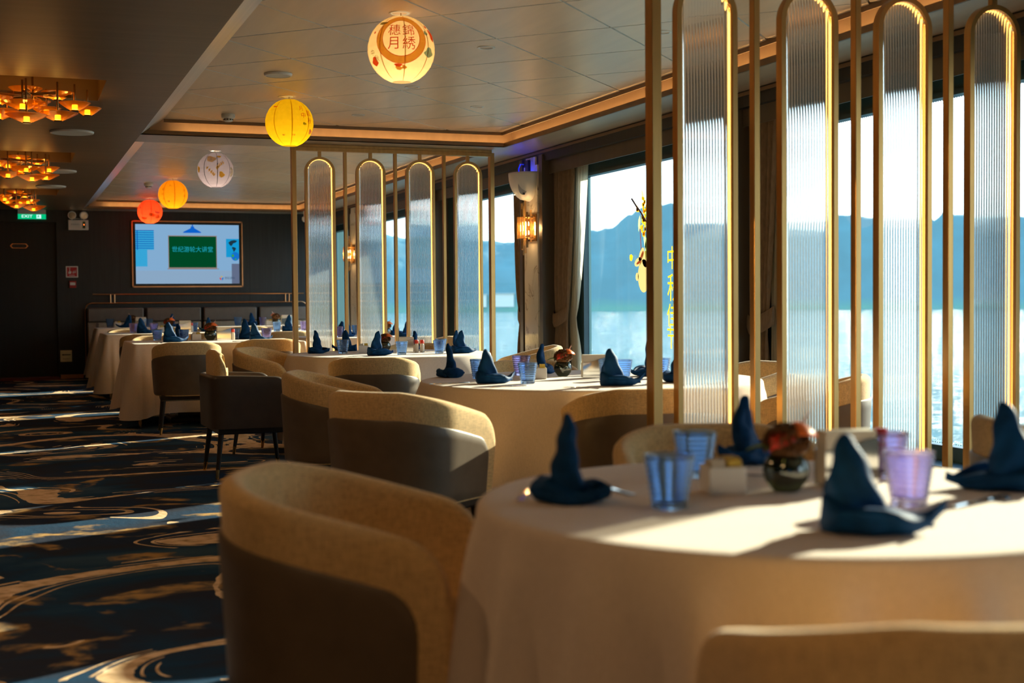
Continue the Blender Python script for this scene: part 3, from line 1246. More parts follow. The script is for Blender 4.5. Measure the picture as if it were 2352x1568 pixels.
def long_table(x0, x1, y0, y1, z, hem, seed, lt, lc):
    cx, cy, hx, hy = (x0 + x1) / 2, (y0 + y1) / 2, (x1 - x0) / 2, (y1 - y0) / 2
    t = thing('long_table', lt, 'table', (cx, cy, 0), 0, 'long dining tables along the aisle')
    MB().box(-hx + .01, hx - .01, -hy + .01, hy - .01, z - .035, z - .004).build('tabletop', WOOD, t, smooth=0, bevel=.008)
    MB().box(-hx * .45, hx * .45, -.12, .12, .05, z - .035).box(-hx * .55, hx * .55, -.25, .25, 0, .05).build('pedestal', WOOD, t, smooth=0, bevel=.01)
    for sx_ in (1, -1):
        for sy in (1, -1):
            a_ = Vector((sx_ * (hx - .06), sy * (hy - .06), z - .03))
            b_ = Vector((sx_ * (hx - .05), sy * (hy - .05), 0))
            c_ = b_ + (a_ - b_) * .12
            lg = MB().rod(a_, c_, .022, .016).build('leg', WOOD, t)
            MB().rod(c_, b_, .0165, .013).build('leg_tip', BRASS, lg)
    R_ = random.Random(seed)
    rc = .035
    per = []
    for k_, (qx, qy) in enumerate(((1, 1), (-1, 1), (-1, -1), (1, -1))):
        for i in range(13):
            a_ = pi / 2 * k_ + pi / 2 * i / 12
            per.append((Vector((qx * (hx - rc) + rc * cos(a_), qy * (hy - rc) + rc * sin(a_))), Vector((cos(a_), sin(a_))), 1 - abs(i / 12 - .5) * 2))
        nx = [(-1, 1), (-1, -1), (1, -1), (1, 1)][k_]
        p0 = per[-1][0]
        L_ = 2 * (hx - rc) if k_ % 2 == 0 else 2 * (hy - rc)
        d_ = Vector(((-1, 0), (0, -1), (1, 0), (0, 1))[k_])
        m_ = int(L_ / .018)
        for i in range(1, m_):
            per.append((p0 + d_ * (L_ * i / m_), per[-1][1] if i > 1 else per[-1][1], 0))
    # distance to nearest corner along the edge, for the fullness of the drape
    cor = [Vector((qx * hx, qy * hy)) for qx in (1, -1) for qy in (1, -1)]
    ph = [R_.uniform(0, 6.28) for _ in range(4)]
    mb = MB()
    rings = []
    for q in (.001, .5, .9):
        rings.append([Vector((p.x * q, p.y * q, z)) for p, n_, k_ in per])
    for ins, dz in ((.012, 0), (.004, .003), (0, .010)):
        rings.append([Vector((p.x - n_.x * ins, p.y - n_.y * ins, z - dz)) for p, n_, k_ in per])
    s_acc = 0
    sl = [0]
    for i in range(1, len(per)):
        s_acc += (per[i][0] - per[i - 1][0]).length
        sl.append(s_acc)
    m_ = 14
    for j in range(1, m_ + 1):
        s = j / m_
        row = []
        for i, (p, n_, k_) in enumerate(per):
            dc = min((p - c_).length for c_ in cor)
            full = math.exp(-(dc / .16) ** 2)
            f_ = .5 + .5 * cos(sl[i] * 26 + ph[0] + sin(sl[i] * 7 + ph[1]))
            rip = .5 + .5 * cos(sl[i] * 68 + ph[2])
            off = .004 + s * (.018 + .03 * f_ * (1 - full) + full * (.105 + .05 * rip))
            row.append(Vector((p.x + n_.x * off, p.y + n_.y * off, z - .01 - (z - .01 - hem) * s - full * s * .05)))
        rings.append(row)
    o = mb.loft(rings, True, False).build('tablecloth', CLOTH, None, smooth=75)
    o.location = (cx, cy, 0)
    tag(o, lc, 'tablecloth', 'pale linen tablecloths')


ZL1, ZL2, ZL3 = .77, .775, .785
long_table(1.06, 2.66, 12.56, 13.75, ZL1, .13, 1, 'nearest long table at the aisle', 'pale cloth with draped corner on the nearest long table')
long_table(1.06, 2.50, 16.35, 17.50, ZL2, .13, 2, 'second long table at the aisle', 'pale cloth with draped corner on the second long table')
long_table(2.85, 4.15, 16.35, 17.50, ZL2, .13, 4, 'second row long table nearer the windows', 'pale cloth on the second row long table nearer the windows')
long_table(1.17, 2.45, 19.95, 20.68, ZL3, .13, 6, 'long table at the aisle end of the banquette', 'pale cloth on the banquette table at the aisle')
long_table(2.85, 4.2, 19.95, 20.68, ZL3, .13, 7, 'long table at the window end of the banquette', 'pale cloth on the banquette table nearer the windows')

# ------------------------------------------------------------------ banquette along the far wall
t = thing('banquette', 'taupe upholstered banquette with copper rail along the far wall', 'banquette', (0, YF, 0))
TAU = mat('banquette_leather', (.13, .10, .08), .45, 0, .1, 10)
TAUF = mat('banquette_fabric', (.36, .29, .21), .8, 0, .1, 60)
MB().box(1.10, 4.6, -.62, -.02, .05, .33).build('base', WOOD, t, smooth=0)
for i in range(4):
    x0 = 1.115 + i * .873
    x1 = x0 + .83
    MB().box(x0, x1, -.20, -.03, .86, 1.075).build('headrest', TAU, t, smooth=40, bevel=.02)
    bk_ = MB().box(x0, x1, -.19, -.03, .42, .855).build('backrest', TAUF, t, smooth=40, bevel=.015)
    MB().box(x0 + .12, x0 + .16, -.196, -.18, .43, .85).box(x1 - .16, x1 - .12, -.196, -.18, .43, .85).build('strap', TAU, bk_, smooth=0)
    MB().box(x0, x1, -.62, -.20, .33, .45).build('seat', TAUF, t, smooth=40, bevel=.02)
pts = [(1.085, -.10, .02), (1.085, -.10, 1.04)] + [(1.085 + .11 * (1 - cos(pi / 2 * i / 8)), -.10, 1.04 + .11 * sin(pi / 2 * i / 8)) for i in range(1, 9)]
pts += [(4.42, -.10, 1.15)] + [(4.42 + .11 * sin(pi / 2 * i / 8), -.10, 1.15 - .11 * (1 - cos(pi / 2 * i / 8))) for i in range(1, 9)] + [(4.53, -.10, .02)]
rl = MB().tube(pts, .011, 8).build('copper_rail', COPPER, t)
MB().tube([(1.2, -.10, 1.285), (4.47, -.10, 1.285)], .010, 8).build('upper_rail', COPPER, rl)
for x in (1.46, 1.52, 4.17, 4.23):
    MB().rod((x, -.10, 1.15), (x, -.10, 1.285), .012).build('rail_post', COPPER, rl)

# ------------------------------------------------------------------ things on the tables
def make_glass(m):
    def f():
        t = thing('tumbler', 'x', 'glass')
        prof = [(.001, 0), (.030, 0), (.034, .003)]
        nr = 9
        for i in range(nr * 6 + 1):
            s = i / (nr * 6)
            prof.append((.0345 + .0145 * s + .0011 * sin(s * nr * 2 * pi), .004 + .098 * s))
        prof += [(.0485, .104), (.0465, .1045), (.0455, .102), (.0445, .09), (.038, .05), (.033, .017), (.02, .014), (.001, .0135)]
        MB().lathe(prof, 40).build('glass_body', m, t, smooth=60)
        return t
    return f


def make_napkin(lean, tail, cw, tall, seed):
    def f():
        mb = MB()
        # standing sail: a flattened roll, one edge near upright, the other sweeping down, tip a little bent
        n, mz = 44, 22
        rings = []
        for j in range(mz + 1):
            s = j / mz
            z = .018 + (tall - .018) * s
            wid_ = cw * (1 - s) ** .62 + .0045
            thk = cw * .72 * (1 - s) ** .6 + .003
            cx = lean * (s ** .8) + .012 * s * s * (1 if lean < 0 else -1)
            cy = .010 * sin(s * 3.3 + seed)
            row = []
            for i in range(n):
                a = 2 * pi * i / n
                q = (i / n + s * .32 + seed * .21) % 1.0
                wrap = 1 + .20 * q                       # the overlapping edge winds up the roll
                row.append(Vector((cx + wid_ * wrap * cos(a), cy + thk * wrap * sin(a) * (1 + .12 * sin(2 * a + s * 4)), z)))
            rings.append(row)
        mb.loft(rings)
        # folded boat: blunt at one end, drawn out to a lifted point at the other
        rings = []
        nl = 30
        for j in range(nl + 1):
            s = j / nl
            x = -.060 + (.128 + tail) * s
            if s < .12:
                wd = .045 * sqrt(max(.02, 1 - ((.12 - s) / .12) ** 2))
            elif s < .5:
                wd = .045 + .004 * sin((s - .12) * 8)
            else:
                wd = .047 * max(.04, 1 - ((s - .5) / .5) ** 1.5)
            top = .050 - .020 * s + .005 * sin(s * 11 + seed)
            if s > .55:
                top -= .012 * (s - .55)
            lift = (.030 if tail > .04 else .016) * max(0, (s - .6) / .4) ** 2
            row = []
            for i in range(20):
                a = 2 * pi * i / 20
                cc, ss = cos(a), sin(a)
                yy = wd * (1 if cc > 0 else -1) * abs(cc) ** .7
                zz = top * (.5 + .5 * (1 if ss > 0 else -1) * abs(ss) ** .8)
                if ss > .3:
                    zz -= .012 * (1 - abs(cc)) * (s > .3)
                row.append(Vector((x, yy + .008 * sin(s * 5 + seed), max(.001, zz + lift))))
            rings.append(row)
        mb.loft(rings)
        # two soft folds lying along the flanks
        for sg in (1, -1):
            pts = []
            for i in range(19):
                s = i / 18
                x = -.050 + (.110 + tail * .7) * s
                pts.append(Vector((x, sg * (.047 - .032 * s ** 2) + .004 * sin(s * 6 + seed), .022 + .012 * sin(s * 3 + sg + seed))))
            mb.tube(pts, [.004 + .009 * sin(pi * i / 18) for i in range(19)], 8)
        for i, p in enumerate(mb.v):
            p.x += .0022 * sin(p.z * 120 + p.y * 70 + seed)
            p.y += .0022 * sin(p.x * 110 + p.z * 90 + seed * 2)
        return tag(mb.build('napkin', NAVY, None, smooth=70), 'x', 'napkin')
    return f


def make_box():
    t = thing('sachet_box', 'x', 'box')
    w, h, th = .040, .058, .004
    def ring(a, z):
        return [Vector((x, y, z)) for x, y in ((-a, -a), (a, -a), (a, a), (-a, a))]
    MB().loft([ring(w - .003, 0), ring(w, .004), ring(w, h), ring(w - th, h), ring(w - th, .006)]).build('box_body', WHITEC, t, smooth=0, bevel=.002)
    R_ = random.Random(5)
    for k_, (mt, x0) in enumerate(((YELLOWS, .004), (PAPERB, -.032))):
        mb = MB()
        for i in range(9):
            y = -.031 + i * .0069
            mb.box(x0, x0 + .028, y, y + .0045, .008, h + .004 + R_.uniform(0, .014))
        mb.build('sachets', mt, t, smooth=0)
    return t


def make_vase():
    t = thing('flower_vase', 'x', 'vase')
    prof = [(.001, .002), (.022, .0), (.028, .003), (.044, .024), (.049, .043), (.046, .062), (.036, .076), (.033, .078), (.033, .074), (.042, .06), (.044, .043), (.039, .025), (.001, .008)]
    MB().lathe(prof, 32).build('bowl', BOWLG, t, smooth=60)
    # ruffled brown bloom
    R_ = random.Random(2)
    mb = MB()
    for k_ in range(70):
        a, ph = R_.uniform(0, 2 * pi), R_.uniform(-.35, 1.45)
        d = Vector((cos(a) * cos(ph), sin(a) * cos(ph), sin(ph)))
        c = Vector((0, 0, .102)) + Vector((d.x * .042, d.y * .042, d.z * .036))
        u_ = d.orthogonal().normalized()
        v_ = d.cross(u_)
        ring, mid = [], []
        for i in range(9):
            q = 2 * pi * i / 9
            rr = .012 * (1 + .25 * sin(3 * q + k_))
            ring.append(c + (u_ * cos(q) + v_ * sin(q)) * rr + d * (.006 + .003 * sin(4 * q + k_)))
            mid.append(c + (u_ * cos(q) + v_ * sin(q)) * rr * .5 - d * .001)
        mb.loft([mid, ring], True, False)
        mb.add(mid, [tuple(range(9))])
    core = [[Vector((.040 * cos(2 * pi * i / 16) * cos(e), .040 * sin(2 * pi * i / 16) * cos(e), .10 + .036 * sin(e))) for i in range(16)] for e in [-1.3 + 2.75 * j / 8 for j in range(9)]]
    mb.loft(core)
    mb.build('brown_bloom', BROWNF, t, smooth=60)

    def petal(c, dirv, upv, ln, wd, m_, name):
        mb = MB()
        dv, uv = Vector(dirv).normalized(), Vector(upv).normalized()
        sv = dv.cross(uv).normalized()
        uv = sv.cross(dv)
        rings = []
        for j in range(11):
            s = j / 10
            w_ = wd * (sin(pi * min(1, .12 + s * .9)) ** .7 if s < .9 else .25 * (1 - s) * 10 * .6 + .02)
            r = []
            for i in range(9):
                q = (i / 8 - .5) * 2
                r.append(Vector(c) + dv * (ln * s) + sv * (w_ * q) + uv * (-.25 * wd * q * q + ln * (.16 * sin(pi * s) - .28 * s * s)))
            rings.append(r)
        mb.loft(rings, False, False)
        o = mb.build(name, m_, t, smooth=80)
        o.modifiers.new('solid', 'SOLIDIFY').thickness = .0012
        return o
    petal((-.004, -.016, .134), (1, -.25, .05), (.1, -.5, 1), .066, .030, ORANGE, 'anthurium_petal')
    petal((.012, -.012, .128), (-1, -.25, -.25), (-.2, -.5, 1), .070, .028, REDP, 'anthurium_petal')
    MB().tube([(.02, -.012, .134), (.035, -.016, .150), (.045, -.018, .17)], [.0035, .003, .001]).build('spadix', PINKP, t)
    petal((-.03, .01, .09), (-.8, .4, .25), (0, 0, 1), .05, .014, GREENL, 'leaf')
    return t


def make_holder():
    t = thing('napkin_holder', 'x', 'napkin holder')
    w, d, h = .062, .028, .112
    # front and back plates of polished steel with a swooping top edge
    top = [(-w, .080), (-w * .5, .082), (0, .088), (w * .45, .100), (w, .108)]
    for y0, y1 in ((-d, -d + .003), (d - .003, d)):
        poly = [(-w, 0), (w, 0)] + top[::-1]
        MB().prism(poly, lambda u, v, dd, y0=y0: Vector((u, y0 + dd, v)), .003).build('steel_plate', CHROME, t, smooth=0)
    MB().box(-w, w, -d, d, 0, .004).build('base', CHROME, t, smooth=0)
    MB().box(-w + .002, w - .002, -d + .005, d - .005, .005, .122).build('paper_stack', PAPERB, t, smooth=0, bevel=.002)
    return t


def make_bottle():
    t = thing('sauce_bottle', 'x', 'bottle')
    MB().lathe([(.001, 0), (.016, 0), (.018, .004), (.018, .055), (.013, .068), (.013, .072), (.001, .072)], 20).build('bottle_body', CLEARW, t)
    MB().lathe([(.001, .071), (.0155, .071), (.0155, .097), (.014, .1), (.001, .1)], 20).build('cap', REDCAP, t)
    return t


def strip_item(name, outline):
    """flat cutlery: outline of half widths along the length, slightly dished"""
    def f():
        mb = MB()
        rings = []
        for x, w_, z in outline:
            rings.append([Vector((x, -w_, z + .001)), Vector((x, w_, z + .001)), Vector((x, w_ * .9, z + .003)), Vector((x, -w_ * .9, z + .003))])
        mb.loft(rings)
        if name == 'fork':
            for k_ in range(4):
                y = -.0095 + k_ * .0063
                mb.box(.055, .10, y - .0016, y + .0016, .002, .0045)
        return tag(mb.build(name, CHROME, None, smooth=50), 'x', name)
    return f


make_fork = strip_item('fork', [(-.10, .008, 0), (-.06, .006, .001), (.02, .0032, .004), (.035, .006, .003), (.045, .0115, .001), (.056, .0115, .001)])
make_knife = strip_item('knife', [(-.11, .008, 0), (-.05, .007, .001), (-.01, .0055, .001), (.0, .009, .0005), (.06, .0095, .0005), (.10, .006, .0005), (.112, .001, .0005)])
make_spoon = strip_item('spoon', [(-.10, .008, 0), (-.05, .006, .001), (.02, .0032, .004), (.04, .010, .003), (.06, .018, .002), (.08, .019, .001), (.095, .012, .002), (.101, .002, .003)])

NV = [make_napkin(-.004, .04, .034, .155, 1), make_napkin(-.040, .055, .040, .148, 2), make_napkin(.030, .05, .032, .152, 3), make_napkin(.004, .02, .027, .160, 4)]


def nap(v, label, x, y, z, a, s=1):
    return place('nap%d' % v, NV[v], label, (x, y, z), radians(a), 'folded navy napkins', (s, s, s) if s != 1 else None)


def glass(kind, label, x, y, z, s=1):
    return place('gl' + kind, make_glass(BLUEG if kind == 'b' else VIOLETG), label, (x, y, z), rnd.uniform(0, 6), 'ribbed water tumblers', (s, s, s) if s != 1 else None)


def simple(key, fn, label, x, y, z, a=0, grp=None, s=1):
    return place(key, fn, label, (x, y, z), radians(a), grp, (s, s, s) if s != 1 else None)


GB, GV, GH, GS, GC = 'white sachet boxes', 'flower vases', 'napkin holders', 'red capped sauce bottles', 'cutlery on the tables'
z = ZR
# nearest table
n1, n2, n3 = 'on the nearest table', 'on the middle round table', 'on the table before the far partition'
nap(3, 'navy napkin at the left rim ' + n1, 1.055, 2.46, z, -60, 1.12)
nap(2, 'navy napkin at the far side %s, left of the flower vase' % n1, 1.72, 2.86, z, 200, 1.12)
nap(1, 'navy napkin at the front rim %s, sunlit along its edge' % n1, 1.385, 1.93, z, -22, 1.18)
nap(0, 'navy napkin at the right rim %s, cut by the picture edge' % n1, 1.975, 2.24, z, 150, 1.2)
glass('b', 'blue tumbler beside the left napkin ' + n1, 1.20, 2.30, z, 1.02)
glass('b', 'blue tumbler behind the sachet box ' + n1, 1.47, 2.69, z, 1.02)
glass('v', 'violet tumbler behind the front napkin ' + n1, 1.65, 2.15, z, 1.02)
glass('v', 'tumbler half hidden by the napkin holder ' + n1, 1.86, 2.50, z, 1.0)
simple('box', make_box, 'white sachet box with yellow packets ' + n1, 1.405, 2.45, z, -14, GB)
simple('vase', make_vase, 'blurred flower vase with brown bloom ' + n1, 1.535, 2.41, z, 0, GV)
simple('hold', make_holder, 'large steel napkin holder ' + n1, 1.70, 2.43, z, -8, GH)
simple('sauce', make_bottle, 'sauce bottle behind the napkin holder ' + n1, 1.93, 2.62, z, 0, GS)
simple('spoon', make_spoon, 'spoon before the right napkin ' + n1, 1.80, 2.12, z, 20, GC)
simple('knife', make_knife, 'knife left of the left napkin ' + n1, 1.02, 2.60, z, 60, GC)
simple('fork', make_fork, 'fork between left napkin and tumbler ' + n1, 1.20, 2.58, z, 95, GC)
simple('spoon', make_spoon, 'spoon lying behind the sachet box ' + n1, 1.60, 2.62, z, -60, GC)
# middle table
nap(3, 'navy napkin at the left rim %s, small and rolled' % n2, 2.19, 6.72, z, 100, 1.15)
nap(1, 'navy napkin with spread tail, front left ' + n2, 2.22, 6.15, z, 10, 1.15)
nap(2, 'navy napkin at the far side %s, left of the vase' % n2, 2.78, 6.83, z, 230, 1.1)
nap(1, 'navy napkin with boat shaped foot, front ' + n2, 2.69, 5.70, z, -5, 1.2)
nap(0, 'navy napkin behind the end post of the near partition ' + n2, 3.21, 6.36, z, 190, 1.2)
nap(2, 'navy napkin beside the first glass panel ' + n2, 3.07, 5.80, z, -70, 1.15)
glass('b', 'dark blue tumbler between the two left napkins ' + n2, 2.29, 6.52, z)
glass('v', 'violet tumbler behind the pale blue one ' + n2, 2.60, 6.71, z, 1.05)
glass('b', 'pale blue tumbler in front of the sachet box ' + n2, 2.37, 6.03, z)
glass('b', 'tumbler right of the boat shaped napkin ' + n2, 2.92, 6.10, z)
glass('v', 'tumbler behind the boat shaped napkin ' + n2, 3.07, 6.60, z, .96)
glass('b', 'tumbler right of the end post ' + n2, 3.16, 6.14, z)
simple('box', make_box, 'white sachet box ' + n2, 2.57, 6.38, z, -20, GB)
simple('vase', make_vase, 'flower vase with red and orange anthurium ' + n2, 2.77, 6.53, z, 10, GV)
simple('hold', make_holder, 'steel napkin holder ' + n2, 2.86, 6.33, z, -12, GH)
simple('fork', make_fork, 'fork near the front rim ' + n2, 2.47, 5.60, z, 120, GC)
simple('knife', make_knife, 'knife before the spread napkin ' + n2, 2.21, 5.86, z, 15, GC)
simple('knife', make_knife, 'knife at the left rim ' + n2, 2.03, 6.22, z, 10, GC)
simple('spoon', make_spoon, 'spoon right of the boat shaped napkin ' + n2, 2.92, 5.66, z, -20, GC)
# third table
nap(3, 'navy napkin with upright cone at the left ' + n3, 2.28, 10.38, z, -10, 1.15)
nap(2, 'navy napkin behind the leftmost tumbler ' + n3, 2.62, 10.72, z, 170, 1.15)
nap(0, 'navy napkin at the front, left of the vase ' + n3, 2.60, 9.73, z, 5, 1.2)
nap(1, 'navy napkin behind the napkin holder ' + n3, 3.15, 10.62, z, 80, 1.1)
nap(0, 'navy napkin right of the two tumblers ' + n3, 3.29, 9.80, z, -5, 1.15)
nap(2, 'navy napkin at the far right ' + n3, 3.46, 10.35, z, 200, 1.1)
glass('b', 'leftmost tumbler ' + n3, 2.45, 10.21, z, 1.05)
glass('b', 'tumbler in front of the vase ' + n3, 2.79, 9.72, z, 1.0)
glass('b', 'farther of the two tumblers at the right ' + n3, 3.25, 10.18, z, 1.0)
glass('b', 'nearer of the two tumblers at the right ' + n3, 3.13, 9.85, z, 1.0)
simple('box', make_box, 'white sachet box ' + n3, 2.64, 10.29, z, -15, GB)
simple('vase', make_vase, 'flower vase with orange anthurium ' + n3, 2.87, 10.50, z, 0, GV)
simple('hold', make_holder, 'steel napkin holder ' + n3, 2.97, 10.22, z, -12, GH)
simple('sauce', make_bottle, 'left of the two sauce bottles ' + n3, 3.03, 10.13, z, 0, GS)
simple('sauce', make_bottle, 'right of the two sauce bottles ' + n3, 3.075, 10.12, z, 0, GS)
# round table behind the far partition
n4, z = 'on the round table beyond the far partition', .76
glass('v', 'violet tumbler at the left ' + n4, 3.34, 14.1, z, 1.1)
nap(3, 'navy napkin with upright cone at the left ' + n4, 3.47, 14.22, z, 20, 1.15)
nap(1, 'navy napkin behind the violet tumbler ' + n4, 3.5, 14.75, z, 150, 1.1)
glass('b', 'tumbler at the far side ' + n4, 3.72, 14.85, z, 1.1)
simple('sauce', make_bottle, 'sauce bottle ' + n4, 3.44, 14.62, z, 0, GS)
simple('vase', make_vase, 'flower vase with orange anthurium ' + n4, 3.93, 14.3, z, 0, GV, 1.1)
nap(0, 'navy napkin right of the vase ' + n4, 4.1, 14.5, z, 0, 1.1)
glass('v', 'violet tumbler at the right ' + n4, 4.12, 13.92, z, 1.1)
nap(2, 'navy napkin before the right tumbler ' + n4, 4.0, 13.8, z, 0, 1.1)
# nearest long table
n5, z = 'on the nearest long table', ZL1
glass('b', 'leftmost tumbler ' + n5, 1.375, 13.6, z, 1.08)
nap(1, 'navy napkin with lifted tail, front left ' + n5, 1.45, 13.0, z, 5, 1.3)
nap(2, 'navy napkin at the far left ' + n5, 1.60, 13.62, z, 170, 1.1)
glass('b', 'second tumbler from the left ' + n5, 1.61, 13.40, z, 1.08)
simple('box', make_box, 'white sachet box ' + n5, 1.73, 13.4, z, 0, GB, 1.1)
simple('vase', make_vase, 'flower vase with orange anthurium ' + n5, 1.875, 13.45, z, 0, GV, 1.2)
simple('hold', make_holder, 'steel napkin holder ' + n5, 1.985, 13.3, z, 0, GH, 1.1)
simple('sauce', make_bottle, 'sauce bottle beside the napkin holder ' + n5, 2.09, 13.38, z, 0, GS, 1.1)
glass('b', 'tumbler right of the sauce bottle ' + n5, 2.13, 13.5, z, 1.1)
nap(0, 'tall navy napkin right of the napkin holder ' + n5, 2.25, 13.6, z, 170, 1.35)
nap(1, 'navy napkin with boat foot at the right ' + n5, 2.24, 12.86, z, -5, 1.2)
glass('v', 'violet tumbler at the right end ' + n5, 2.42, 13.35, z, 1.1)
simple('fork', make_fork, 'fork at the front left edge ' + n5, 1.31, 12.75, z, 100, GC)
simple('spoon', make_spoon, 'spoon at the front right edge ' + n5, 2.03, 12.68, z, 110, GC)
# second long tables
n6, z = 'on the second long table at the aisle', ZL2
glass('v', 'violet tumbler at the left ' + n6, 1.45, 17.2, z, 1.15)
nap(1, 'navy napkin with tail at the left ' + n6, 1.54, 16.85, z, 0, 1.3)
glass('v', 'violet tumbler right of the left napkin ' + n6, 1.69, 17.1, z, 1.15)
simple('box', make_box, 'white sachet box ' + n6, 1.77, 17.15, z, 0, GB, 1.15)
simple('vase', make_vase, 'flower vase with orange anthurium ' + n6, 1.88, 17.2, z, 0, GV, 1.25)
simple('hold', make_holder, 'steel napkin holder ' + n6, 2.07, 17.1, z, 0, GH, 1.2)
simple('sauce', make_bottle, 'sauce bottle ' + n6, 2.16, 17.15, z, 0, GS, 1.15)
glass('b', 'tumbler at the right ' + n6, 2.2, 17.25, z, 1.15)
nap(2, 'navy napkin at the right end ' + n6, 2.40, 17.2, z, 180, 1.2)
n7 = 'on the second row table nearer the windows'
glass('b', 'tumbler at the left ' + n7, 3.16, 16.7, z, 1.15)
nap(0, 'tall navy napkin beside the partition post ' + n7, 3.3, 16.65, z, 0, 1.35)
glass('v', 'violet tumbler right of the tall napkin ' + n7, 3.55, 16.9, z, 1.15)
# banquette tables
n8, z = 'on the banquette table at the aisle', ZL3
glass('b', 'dark blue tumbler at the left ' + n8, 1.40, 20.6, z, 1.25)
simple('box', make_box, 'white sachet box ' + n8, 1.51, 20.6, z, 0, GB, 1.25)
nap(1, 'navy napkin left of the vase ' + n8, 1.62, 20.32, z, 160, 1.3)
simple('vase', make_vase, 'flower vase with orange anthurium ' + n8, 1.73, 20.62, z, 180, GV, 1.25)
simple('hold', make_holder, 'steel napkin holder ' + n8, 1.83, 20.45, z, 0, GH, 1.25)
nap(2, 'navy napkin at the right end ' + n8, 2.28, 20.6, z, 10, 1.3)
glass('b', 'tumbler right of the napkin holder ' + n8, 1.97, 20.6, z, 1.2)
n9 = 'on the banquette table nearer the windows'
glass('b', 'tumbler at the left ' + n9, 3.28, 20.5, z, 1.3)
nap(0, 'navy napkin at the left ' + n9, 3.50, 20.55, z, 180, 1.3)
glass('v', 'violet tumbler in the middle ' + n9, 3.68, 20.6, z, 1.25)
simple('box', make_box, 'white sachet box ' + n9, 3.74, 20.4, z, 0, GB, 1.3)
simple('vase', make_vase, 'flower vase with orange anthurium ' + n9, 3.84, 20.35, z, 180, GV, 1.3)
simple('hold', make_holder, 'steel napkin holder ' + n9, 4.02, 20.45, z, 0, GH, 1.3)

# ------------------------------------------------------------------ lanterns and ceiling fittings
def ball_pt(R, az, el, off=0):
    r = R + off
    return Vector((r * sin(az) * cos(el), -r * cos(az) * cos(el), r * sin(el)))


LINE = mat('lantern_wire', (.35, .2, .06), .7)


def lantern(label, c, R, col, seam, power, lcol, az0, decor):
    t = thing('paper_lantern', label, 'lantern', c, az0, 'round paper lanterns along the ceiling')
    rings = []
    n, mz = 64, 96
    for j in range(mz + 1):
        el = -1.28 + 2.56 * j / mz
        rr = R * (1 + .006 * (abs(sin(el * 14)) - .5))
        rings.append([Vector((rr * cos(el) * cos(2 * pi * i / n), rr * cos(el) * sin(2 * pi * i / n), rr * sin(el))) for i in range(n)])
    P = paper(label.split()[0] + '_lantern_paper', col)
    MB().loft(rings, True, False).build('paper_shade', P, t, smooth=80)
    s_ = paper(label.split()[0] + '_lantern_seam', seam)
    mb = MB()
    for k_ in range(8):
        a0 = k_ * pi / 4 + .12
        mb.loft([[ball_pt(R, a0 - .02, -1.25 + 2.5 * j / 24, .0022), ball_pt(R, a0 + .02, -1.25 + 2.5 * j / 24, .0022)] for j in range(25)], False, False)
    mb.build('seams', s_, t, smooth=80)
    MB().rod((0, 0, R * .94), (0, 0, ZT - c[2] - .002), .0025).build('cord', LINE, t)
    by = {}
    for kind, colr, args in decor:
        mb = by.setdefault(colr, MB())
        if kind == 'ring':
            a0, e0, r0_, r1_ = args
            n_ = 48
            mb.loft([[ball_pt(R, a0 + rr * cos(2 * pi * i / n_), e0 + rr * sin(2 * pi * i / n_), .0035) for i in range(n_)] for rr in (r0_, r1_)], True, False)
        elif kind == 'blob':
            a0, e0, ra, re, sd_ = args
            n_ = 22
            mb.add([ball_pt(R, a0 + ra * cos(2 * pi * i / n_) * (1 + .25 * sin(3 * 2 * pi * i / n_ + sd_)), e0 + re * sin(2 * pi * i / n_) * (1 + .25 * cos(2 * 2 * pi * i / n_ + sd_)), .004) for i in range(n_)], [tuple(range(n_))])
        elif kind == 'text':
            body, a0, e0, sz = args
            text_on(mb, body, sz, lambda x, y: ball_pt(R, a0 + x, e0 + y, .0045))
        elif kind == 'leaf':
            a0, e0, an, ln = args
            n_ = 10
            pts = []
            for i in range(n_ + 1):
                s = i / n_
                pts.append((s * ln, ln * .2 * sin(pi * s)))
            for i in range(n_ - 1, 0, -1):
                s = i / n_
                pts.append((s * ln, -ln * .2 * sin(pi * s)))
            mb.add([ball_pt(R, a0 + x * cos(an) - y * sin(an), e0 + x * sin(an) + y * cos(an), .004) for x, y in pts], [tuple(range(len(pts)))])
    for colr, mb in by.items():
        mb.build('printed_pattern', paper('print_%02x%02x%02x' % tuple(int(q * 255) for q in colr), colr), t, smooth=0)
    bl = bpy.data.lights.new('lantern_lamp', 'POINT')
    bl.energy = power
    bl.color = lcol
    bl.shadow_soft_size = .025
    bo = bpy.data.objects.new('lantern_lamp', bl)
    COL.objects.link(bo)
    bo.location = Vector(c) + Vector((0, 0, -.07))
    return t


def face_cam(x, y, extra=0):
    return atan2(x, -(-y)) * -1 + extra


